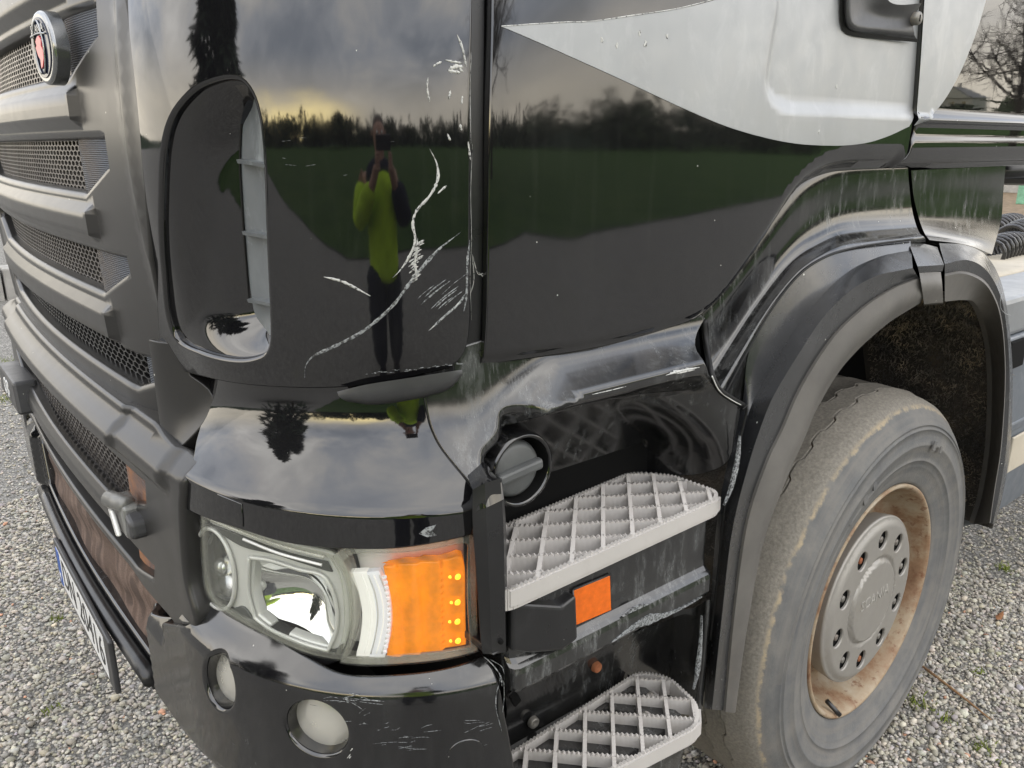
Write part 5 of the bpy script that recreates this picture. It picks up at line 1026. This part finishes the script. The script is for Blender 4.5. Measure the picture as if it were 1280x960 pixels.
# ================================================================== GROUND AND SURROUNDINGS
def gravel_mat():
    b = NB('gravel'); v = b.n('TexVoronoi', Scale=85.); b.put(v.inputs['Vector'], b.co); v2 = b.n('TexVoronoi', Scale=120.); b.put(v2.inputs['Vector'], b.co)
    sp = b.n('SeparateColor'); b.put(sp.inputs[0], v.outputs['Color']); big = b.noise(.9, 5, .6)
    col = b.ramp(sp.outputs[0], (.0, (.14, .136, .128)), (.35, (.25, .242, .225)), (.7, (.35, .335, .31)), (1., (.50, .48, .44)))
    col = b.mix(b.rng(v.outputs['Distance'], .30, .62, 0, .75), col, (.085, .08, .072)); col = b.mix(b.rng(big, .35, .7, 0, .35), col, (.21, .20, .17))
    moss = b.math('MULTIPLY', b.rng(b.noise(1.7, 6, .7), .62, .72), b.rng(b.noise(23, 4), .4, .6)); col = b.mix(b.math('MULTIPLY', moss, .8), col, (.14, .16, .03))
    b.set(Base_Color=col, Roughness=.9); h_ = b.math('ADD', b.math('MULTIPLY', v.outputs['Distance'], -1.), b.math('MULTIPLY', v2.outputs['Distance'], -.4)); b.bump(h_, .9, .012); return b.m
M['gravel'] = gravel_mat()
g = mesh('ground', [(-900, -900, 0), (900, -900, 0), (900, 900, 0), (-900, 900, 0)], [(0, 1, 2, 3)], M['gravel'], None, False); g['kind'] = 'structure'
# loose stones where the gravel is near enough to see them one by one
def ico():
    bm = bmesh.new(); bmesh.ops.create_icosphere(bm, subdivisions=1, radius=1); V = np.array([v.co[:] for v in bm.verts]); Fc = np.array([[v.index for v in f.verts] for f in bm.faces]); bm.free(); return V, Fc
IV, IF = ico()
def stones(name, regions):
    pts = []; 
    for (x0, x1, y0, y1, n) in regions: pts.append(np.stack([rng.uniform(x0, x1, n), rng.uniform(y0, y1, n)], 1))
    pts = np.vstack(pts); n = len(pts); sz = np.clip(rng.lognormal(math.log(.0053), .36, n), .0028, .016); d = np.hypot(pts[:, 0], pts[:, 1])
    V = IV[None]*(1+rng.normal(0, .20, (n, 12, 1))); V = V*np.stack([np.ones(n), rng.uniform(.6, .95, n), rng.uniform(.42, .75, n)], 1)[:, None]*sz[:, None, None]
    tx = rng.normal(0, .35, n); c, s_ = np.cos(tx)[:, None], np.sin(tx)[:, None]; V = np.stack([V[..., 0], V[..., 1]*c-V[..., 2]*s_, V[..., 1]*s_+V[..., 2]*c], -1)
    a = rng.uniform(0, 6.28, n); c, s_ = np.cos(a)[:, None], np.sin(a)[:, None]; V = np.stack([V[..., 0]*c-V[..., 1]*s_, V[..., 0]*s_+V[..., 1]*c, V[..., 2]], -1)
    V[..., 0] += pts[:, 0][:, None]; V[..., 1] += pts[:, 1][:, None]; V[..., 2] += (sz*rng.uniform(.0, .75, n))[:, None]
    Fc = (IF[None]+np.arange(n)[:, None, None]*12).reshape(-1, 3); V = V.reshape(-1, 3)
    me = bpy.data.meshes.new(name); me.vertices.add(len(V)); me.vertices.foreach_set('co', V.ravel()); me.loops.add(Fc.size); me.loops.foreach_set('vertex_index', Fc.ravel().astype(np.int32))
    me.polygons.add(len(Fc)); me.polygons.foreach_set('loop_start', np.arange(0, Fc.size, 3, dtype=np.int32)); me.polygons.foreach_set('loop_total', np.full(len(Fc), 3, np.int32)); me.update()
    at = me.attributes.new('tone', 'FLOAT_COLOR', 'POINT'); base = np.clip(rng.normal(.405, .09, n), .14, .70)
    wh = rng.random(n) < .06; base[wh] = rng.uniform(.5, .66, wh.sum()); tint = np.stack([1.06+rng.normal(.02, .035, n), np.ones(n), .85+rng.normal(0, .06, n), np.ones(n)], 1); br_ = rng.random(n) < .005; tint[br_] = (1.5, .8, .5, 1)
    cc = np.repeat((base[:, None]*tint).clip(0, 1), 12, 0); cc[:, 3] = 1; at.data.foreach_set('color', cc.astype(np.float32).ravel())
    b = NB('gravel_stones'); an = b.n('Attribute', attribute_name='tone'); b.set(Base_Color=b.mix(b.rng(b.noise(120, 3), .3, .7, 0, .3), an.outputs['Color'], (.16, .155, .145)), Roughness=.8)
    o = link(name, me, b.m); o['kind'] = 'stuff'; return o
stones('gravel_stones', [(-.45, 1.0, 1.6, 4.2, 44000), (-.4, 1.6, 4.2, 7.0, 12000), (1.15, 3.2, .25, 1.35, 34000), (3.2, 4.8, .5, 1.6, 7000), (1.9, 2.6, 1.35, 2.2, 4000)])
def tuft_mesh(name, spots, col, hgt, n, spread, label=None):
    V, Fc = [], []
    for (x, y, s_) in spots:
        for _ in range(int(n*s_)):
            c = np.array([x+rng.normal(0, spread*s_), y+rng.normal(0, spread*s_), 0]); d = np.array([rng.normal(0, .5), rng.normal(0, .5), 1]); d /= np.linalg.norm(d); l_ = hgt*rng.uniform(.4, 1.1); w_ = np.cross(d, rng.normal(size=3)); w_ = w_/np.linalg.norm(w_)*.0018
            o = len(V); V += [c-w_, c+w_, c+d*l_*.6+w_*.6, c+d*l_+rng.normal(0, .004, 3)]; Fc += [(o, o+1, o+2), (o, o+2, o+3)]
    b = NB(name+'_green'); b.set(Base_Color=b.mix(b.noise(30, 3), tuple(c*.6 for c in col), tuple(c*1.4 for c in col)), Roughness=.7); o = mesh(name, V, Fc, b.m, None, False); o['kind'] = 'stuff'
g2 = lambda x, y: P(x, y, Z=0)
tuft_mesh('moss', [(*g2(x, y)[:2], s_) for x, y, s_ in ((18, 452, 2.2), (8, 462, 2.0), (60, 500, 1), (6, 500, 1.6), (55, 492, .8), (62, 890, .35), (70, 775, .4), (1142, 878, .6), (1180, 900, .45), (1228, 938, .6), (1210, 632, .9), (1255, 712, .5), (1222, 842, .3))], (.16, .20, .03), .026, 90, .035)
# twig and leaf by the wheel
tp = [g2(x, y)+np.array([0, 0, .014]) for x, y in ((1153, 838), (1178, 857), (1210, 882), (1238, 905))]
tw = tube('twig', tp, [.0042, .004, .0032, .002], plastic('dry_twig', (.24, .14, .07), .8, 1.4, .4, (.33, .24, .14), 1, .3), None, 8); tag(tw, 'thin brown dry twig lying on the gravel beside the front tyre', 'twig')
lf = g2(1248, 775)+np.array([0, 0, .012]); V = [lf+np.array(v) for v in ((-.03, -.004, .004), (-.01, -.011, .0), (.018, -.008, .006), (.034, .0, .012), (.016, .009, .002), (-.012, .008, .006), (0, 0, -.002))]
lo_ = mesh('fallen_leaf', V, [(0, 1, 6), (1, 2, 6), (2, 3, 6), (3, 4, 6), (4, 5, 6), (5, 0, 6)], plastic('brown_leaf', (.27, .12, .05), .7, 1.4, .3, (.35, .2, .1), 1, .2)); lo_.modifiers.new('thick', 'SOLIDIFY').thickness = .001; tag(lo_, 'small curled rust brown leaf lying on the gravel right of the tyre', 'leaf')
# low concrete kerb wall beyond the nose of the truck
kb = g2(12, 390); ku = np.array([-.25, .97, 0])
M['concrete'] = plastic('rough_concrete', (.33, .32, .30), .9, 1.4, .4, (.2, .2, .17), 1, .6, 60)
ko = empty('kerb_wall', (kb[0], kb[1]+.9, 0), 'low weathered concrete retaining kerb beyond the nose of the truck', 'kerb')
for i in range(8):
    o = box('kerb_block', (kb[0]-2.1+i*.62, kb[1]+.9+.02*(i % 2), .16), (.60, .34, .36+.01*(i % 3)), M['concrete'], ko, .02)
M['earth'] = plastic('brown_earth', (.17, .125, .08), .95, 1.3, .6, (.28, .22, .14), 1, .6, 6, 0, .4)
def grass_mat():
    b = NB('meadow_grass'); n_ = b.noise(.5, 6, .65); col = b.ramp(n_, (.3, (.030, .072, .014)), (.55, (.060, .115, .024)), (.75, (.10, .13, .04))); col = b.mix(b.rng(b.noise(6, 4), .45, .7, 0, .5), col, (.035, .07, .014)); b.set(Base_Color=col, Roughness=.95, IOR=1.2); b.bump(b.noise(8, 5, .7), 1., .15); return b.m
M['grass'] = grass_mat()
gp = [(-60, -3), (-10, -1.5), (-5, -1.5), (-2.6, -1.7), (-1.7, -2.5), (-.9, -3.3), (.6, -4.1), (3.7, -5.6), (8.3, -8), (20.5, -11.1), (60, -20), (200, -40), (700, -80), (700, -400), (-500, -400), (-500, -60)]
me_ = mesh('meadow', [(x, y, .03) for x, y in gp], [tuple(range(len(gp)))], M['grass'], None, False); me_['kind'] = 'structure'
fe = mesh('field', [(x, y, .008) for x, y in ((9, 4.0), (40, 9), (300, 60), (300, 300), (20, 120), (9, 14))], [(0, 1, 2, 3, 4, 5)], M['earth'], None, False); fe['kind'] = 'structure'
gbp = P(1277, 250, X=26.0); 
bin_ = empty('waste_bin', (26.0, gbp[1], 0), 'small green waste bin standing far off beyond the brown field', 'bin')
M['bin'] = plastic('green_bin', (.16, .36, .24), .5); box('bin_body', (26, gbp[1], .3), (.22, .22, .6), M['bin'], bin_, .03); box('bin_lid', (26, gbp[1], .63), (.26, .26, .06), M['bin'], bin_, .02)
sh_ = empty('shed', (34, gbp[1]+1.6, 0), 'low pale grey shed standing far beyond the brown field', 'shed')
box('shed_wall', (34, gbp[1]+1.6, 1.0), (4, 5, 2.0), M['concrete'], sh_, .02); prism('shed_roof', [(31.9, gbp[1]-1.2, 2.0), (34, gbp[1]-1.2, 2.6), (36.1, gbp[1]-1.2, 2.0)], (0, 5.6, 0), M['dark_grey'], sh_, .02)
# trees (mirrored in the paint)
def leaf_mat(name, c1, c2):
    b = NB(name); b.set(Base_Color=b.mix(b.noise(.9, 3), c1, c2), Roughness=.8); return b.m
M['fir'] = leaf_mat('fir_needles', (.012, .024, .012), (.03, .052, .022)); M['leaf'] = leaf_mat('tree_leaves', (.022, .036, .012), (.055, .07, .025)); M['bark'] = plastic('bark', (.06, .05, .04), .9, 1.3, .3, (.1, .09, .07), 1, .5, 20)
def fir_arrays(x, y, hgt, wid, n):
    t = rng.random(n)**.75; z = hgt*(.08+.92*t); r_ = wid*(1-t)**.85*(.25+.75*rng.random(n)**.5)*(1+.25*np.sin(z*5/hgt*6)); a = rng.uniform(0, 6.28, n); c = np.stack([x+r_*np.cos(a), y+r_*np.sin(a), z-.12*r_], 1)
    d = np.stack([np.cos(a), np.sin(a), -.35+rng.normal(0, .25, n)], 1); s_ = np.stack([-np.sin(a), np.cos(a), rng.normal(0, .3, n)], 1); l_ = (wid*.34*rng.uniform(.5, 1.2, n))[:, None]
    return np.stack([c-s_*l_*.35, c+s_*l_*.35, c+d*l_], 1)
def blob_arrays(x, y, z0, hgt, wid, n):
    k_ = 9; cc = np.stack([rng.normal(0, wid*.33, k_), rng.normal(0, wid*.33, k_), rng.uniform(.25, .85, k_)*hgt], 1); i = rng.integers(0, k_, n); v = rng.normal(size=(n, 3)); v /= np.linalg.norm(v, axis=1)[:, None]
    c = cc[i]+v*(np.array([wid*.36, wid*.36, hgt*.2])*rng.random((n, 1))**.4)+np.array([x, y, z0]); d = rng.normal(size=(n, 3)); s_ = rng.normal(size=(n, 3)); l_ = wid*.05
    return np.stack([c-s_*l_, c+s_*l_, c+d*l_*1.6], 1)
def tri_obj(name, T, mat, parent=None):
    T = np.asarray(T).reshape(-1, 3); n = len(T)//3; me = bpy.data.meshes.new(name); me.vertices.add(len(T)); me.vertices.foreach_set('co', T.ravel()); me.loops.add(len(T)); me.loops.foreach_set('vertex_index', np.arange(len(T), dtype=np.int32)); me.polygons.add(n); me.polygons.foreach_set('loop_start', np.arange(0, 3*n, 3, dtype=np.int32)); me.polygons.foreach_set('loop_total', np.full(n, 3, np.int32)); me.update()
    return link(name, me, mat, parent)
T1, T2 = [], []
for i in range(620):
    a = R(rng.uniform(150, 398)); d = rng.uniform(120, 170); x, y = d*math.cos(a)+20, d*math.sin(a)
    if y > -6 and not (x > 0 and y < 40): continue
    if abs(math.degrees(math.atan2(x, -y))-66.5) < 6: continue
    hh = rng.uniform(8, 13)
    if rng.random() < .55: T1.append(fir_arrays(x, y, hh, hh*.26, 150))
    else: T2.append(blob_arrays(x, y, -1.2, hh*.95, hh*.9, 230))
fw_ = tri_obj('far_wood', np.vstack(T1), M['fir']); fw_['kind'] = 'stuff'; fw2 = tri_obj('far_wood', np.vstack(T2), M['leaf']); fw2['kind'] = 'stuff'
hv = []; hn_ = 240
for i in range(hn_+1):
    a = 2*math.pi*i/hn_; rr_ = 190+12*math.sin(3*a); hv += [(rr_*math.cos(a), rr_*math.sin(a), -.5), (rr_*1.02*math.cos(a), rr_*1.02*math.sin(a), 4.5+1.6*math.sin(5*a)+1.1*math.sin(13*a+1)+rng.uniform(-.3, .3)), (rr_*1.3*math.cos(a), rr_*1.3*math.sin(a), 3)]
hl_ = mesh('hills', hv, [f for i in range(hn_) for f in ((3*i, 3*i+3, 3*i+4, 3*i+1), (3*i+1, 3*i+4, 3*i+5, 3*i+2))], M['fir'], None, False); hl_['kind'] = 'structure'
def tree(name, x, y, hgt, wid, kind, lab, grp='trees mirrored in the black paint'):
    t = empty(name, (x, y, 0), lab, 'tree', grp)
    tube('trunk', [(x, y, -.1), (x+.1, y, hgt*.4), (x+.05, y+.1, hgt*.93)], [hgt*.022, hgt*.016, hgt*.004], M['bark'], t, 8)
    if kind == 'fir': tri_obj('crown', fir_arrays(x, y, hgt, wid, 2600), M['fir'], t)
    elif kind == 'leaf': tri_obj('crown', blob_arrays(x, y, hgt*.22, hgt*.8, wid, 3200), M['leaf'], t)
    else:
        VV, FF = [], []
        def br_(p, d, l_, r_, lev):
            p = np.array(p); q_ = [p]; 
            for k_ in range(4): d = d+rng.normal(0, .16, 3)+np.array([0, 0, .05]); d = d/np.linalg.norm(d); q_.append(q_[-1]+d*l_/4)
            tube('', q_, np.linspace(r_, r_*.45, 5), None, None, 5, join=(VV, FF))
            if lev: 
                for k_ in range(5): i_ = rng.integers(1, 5); e_ = d+rng.normal(0, .75, 3); br_(q_[i_], e_/np.linalg.norm(e_), l_*.62, r_*.5, lev-1)
        for k_ in range(7): a = rng.uniform(0, 6.28); br_((x, y, hgt*rng.uniform(.3, .7)), np.array([math.cos(a), math.sin(a), .7]), hgt*.32, hgt*.009, 3)
        mesh('bare_branches', VV, FF, M['bark'], t, True)
tree('fir_tree', -15, 5.6, 12.5, 2.9, 'fir', 'tall dark fir standing ahead of the truck nose beside the shorter fir')
tree('fir_tree', -13.2, 3.0, 9.5, 2.4, 'fir', 'shorter dark fir standing ahead of the truck beside the gravel road')
tree('leafy_tree', -62, -52, 8, 9, 'leaf', 'round leafy tree standing alone far across the meadow')
tree('bare_tree', 62, -21.5, 15, 6, 'bare', 'bare branched tree standing at the meadow edge opposite the cab')
tree('bare_tree', 5.6, -17, 11, 6, 'bare', 'bare branched tree standing in the meadow behind the photographer')

# house across the meadow, seen in the rear cab panel
hx, hy, hb = 232, -100, 10.5
hill_v = [(hx+8, hy-2, hb+.4)]; nh = 40
for rr_, zz_ in ((22, hb+.2), (60, hb-3), (120, -.5)): hill_v += [(hx+8+rr_*math.cos(2*math.pi*i/nh), hy-2+rr_*math.sin(2*math.pi*i/nh)*1.2, zz_) for i in range(nh)]
hf = [(0, 1+i, 1+(i+1) % nh) for i in range(nh)]+[(1+r_*nh+i, 1+(r_+1)*nh+i, 1+(r_+1)*nh+(i+1) % nh, 1+r_*nh+(i+1) % nh) for r_ in (0, 1) for i in range(nh)]
hh_ = mesh('hill', hill_v, hf, M['grass'], None, True); hh_['kind'] = 'structure'
ho = empty('house', (hx, hy, hb), 'pale gabled house with dark shrubs standing on the hill across the meadow', 'house')
M['render'] = plastic('pale_render', (.40, .40, .35), .8, 1.4, .2, (.3, .3, .27), 1, .2, 5); M['roof'] = plastic('grey_roof', (.20, .20, .19), .7); M['pane'] = plastic('dark_pane', (.03, .035, .04), .1, 1.6)
box('house_wall', (hx, hy, hb+2.6), (8, 11, 5.4), M['render'], ho, .03); prism('house_roof', [(hx-4.4, hy-6, hb+5.2), (hx-4.4, hy, hb+8.8), (hx-4.4, hy+6, hb+5.2)], (8.8, 0, 0), M['roof'], ho, .03)
prism('gable', [(hx-4.5, hy-5.2, hb+5.2), (hx-4.5, hy, hb+8.3), (hx-4.5, hy+5.2, hb+5.2)], (.12, 0, 0), M['render'], ho, .01); box('chimney', (hx, hy, hb+9.2), (.8, .8, 1.8), M['roof'], ho, .03)
for dy in (-3.2, 0, 3.2): box('window', (hx-4.02, hy+dy, hb+3.4), (.14, 1.3, 1.5), M['pane'], ho, .01)
tri_obj('shrubs', blob_arrays(hx-7, hy+1, hb-.6, 3.4, 9, 900), M['leaf'], ho)
bx, by = hx-4, hy-13
bo_ = empty('barn', (bx, by, hb-1), 'long dark barn with a red end standing beside the pale house', 'barn')
M['redwood'] = plastic('red_boards', (.25, .06, .045), .8); box('barn_wall', (bx, by-4, hb+.8), (7, 14, 4.4), M['dark_grey'], bo_, .03); box('barn_end', (bx-1, by+4.3, hb+.8), (6, 2.6, 4.2), M['redwood'], bo_, .02)

# ================================================================== THE PHOTOGRAPHER (mirrored in the corner panel)
def skin(name, chain, mat, parent=None, sub=2):
    """chain: list of (point, radius, parent index)"""
    me = bpy.data.meshes.new(name); me.from_pydata([c[0] for c in chain], [(i, c[2]) for i, c in enumerate(chain) if c[2] is not None], []); o = bpy.data.objects.new(name, me); COL.objects.link(o)
    o.modifiers.new('skin', 'SKIN'); 
    for i, c in enumerate(chain): sv = me.skin_vertices[0].data[i]; r_ = c[1]; sv.radius = (r_, r_) if np.isscalar(r_) else r_; sv.use_root = i == 0
    s_ = o.modifiers.new('sub', 'SUBSURF'); s_.levels = sub; s_.render_levels = sub; bpy.context.view_layer.update()
    m2 = bpy.data.meshes.new_from_object(o.evaluated_get(bpy.context.evaluated_depsgraph_get())); bpy.data.objects.remove(o); m2.shade_smooth(); return m2
pd = -.40; pc = np.array([_h[0]*pd, _h[1]*pd, 0]); fwd = _h; rt = c_r
person = empty('person', tuple(pc), 'person in lime hi-vis jacket and dark trousers mirrored in the black corner panel', 'person')
def bp_(f, r_, z): v = pc+fwd*f+rt*r_; return (v[0], v[1], z)
M['skin'] = plastic('skin', (.42, .24, .17), .5, 1.4, 0, speck=1, bump=0); M['hivis'] = plastic('lime_jacket', (.42, .62, .02), .8, 1.4, 0, speck=1, bump=.3, bscale=30); M['navycloth'] = plastic('navy_cloth', (.012, .015, .025), .9, 1.3, 0, speck=1, bump=.3, bscale=40); M['hair'] = plastic('dark_hair', (.02, .015, .012), .7, 1.4, 0, speck=1, bump=.5, bscale=90)
body = [(bp_(0, 0, .98), .12, None), (bp_(0, 0, 1.12), .115, 0), (bp_(0, 0, 1.30), .125, 1), (bp_(0, 0, 1.41), .11, 2), (bp_(.0, 0, 1.51), .06, 3), (bp_(.015, 0, 1.58), .062, 4), (bp_(.02, 0, 1.66), .088, 5), (bp_(.01, 0, 1.74), .075, 6)]
for s_ in (-1, 1):
    o = len(body)
    body += [(bp_(0, .10*s_, .92), .085, 0), (bp_(.03, .11*s_, .52), .06, o), (bp_(-.01, .12*s_, .12), .045, o+1), (bp_(.02, .125*s_, .05), .05, o+2), (bp_(.15, .14*s_, .035), .036, o+3)]
    o = len(body)
    hx_, hz_ = (.09*s_, 1.50) if s_ > 0 else (-.09, 1.49)
    body += [(bp_(0, .17*s_, 1.42), .075, 3), (bp_(.05, .285*s_, 1.18), .05, o), (bp_(.30, .10*s_, 1.46), .033, o+1), (bp_(.345, .075*s_, 1.515), (.022, .036), o+2)]
me = skin('body', body, M['skin']); o = link('body', me, M['skin'], person)
for s_ in (-1, 1):
    for k_ in range(5):                                          # fingers closed round the phone
        b0 = np.array(bp_(.36, .085*s_-.012*s_*0, 1.50+k_*.016)); tip = np.array(bp_(.395, .045*s_, 1.505+k_*.017)); midp = (b0+tip)/2+np.array([0, 0, .004])+fwd*.012
        tube('finger', [b0, midp, tip], [.009, .0085, .007], M['skin'], person, 7)
jk = [(bp_(0, 0, .80), (.23, .17), None), (bp_(0, 0, .95), (.225, .165), 0), (bp_(0, 0, 1.12), (.215, .165), 1), (bp_(0, 0, 1.30), (.235, .175), 2), (bp_(0, 0, 1.42), (.205, .15), 3), (bp_(0, 0, 1.50), (.10, .10), 4)]
link('jacket', skin('jacket', jk, None), M['hivis'], person)
for s_ in (-1, 1):
    link('sleeve', skin('sleeve', [(bp_(0, .19*s_, 1.41), .10, None), (bp_(.05, .29*s_, 1.17), .085, 0), (bp_(.28, .125*s_, 1.42), .062, 1)], None), M['navycloth'] if s_ > 0 else M['hivis'], person)
    link('trouser_leg', skin('trouser_leg', [(bp_(0, .095*s_, .95), .15, None), (bp_(.02, .125*s_, .52), .118, 0), (bp_(0, .13*s_, .10), .10, 1)], None), M['navycloth'], person)
    link('boot', skin('boot', [(bp_(0, .12*s_, .13), .06, None), (bp_(0, .122*s_, .055), .058, 0), (bp_(.16, .14*s_, .045), .046, 1)], None), M['void'], person)
link('shoulder_yoke', skin('shoulder_yoke', [(bp_(.0, -.19, 1.42), .105, None), (bp_(0, 0, 1.45), .125, 0), (bp_(0, .19, 1.42), .105, 1)], None), M['navycloth'], person)
link('hair', skin('hair', [(bp_(-.03, 0, 1.655), .085, None), (bp_(-.02, 0, 1.715), .088, 0), (bp_(.03, 0, 1.735), .07, 1)], None), M['hair'], person)
for s_ in (-1, 1):
    lathe('eye', [(0, -.011), (.008, -.008), (.011, 0), (.0, .011)], np.array(bp_(.098, .031*s_, 1.675)), M['white_plate'], person, 10); link('ear', skin('ear', [(bp_(.01, .088*s_, 1.69), .014, None), (bp_(.0, .092*s_, 1.655), .012, 0)], None, sub=1), M['skin'], person)
link('nose', skin('nose', [(bp_(.098, 0, 1.68), .010, None), (bp_(.118, 0, 1.648), .015, 0)], None, sub=1), M['skin'], person); box('mouth', bp_(.102, 0, 1.615), (.04, .012, .008), M['red'], person, .003)
phr = Matrix(((c_r[0], c_u[0], -c_f[0]), (c_r[1], c_u[1], -c_f[1]), (c_r[2], c_u[2], -c_f[2])))
ph = box('phone', tuple(CAMP-c_f*.016), (.155, .075, .009), M['black_plastic'], None, .003, phr); tag(ph, 'black phone held up in landscape by the person', 'phone')
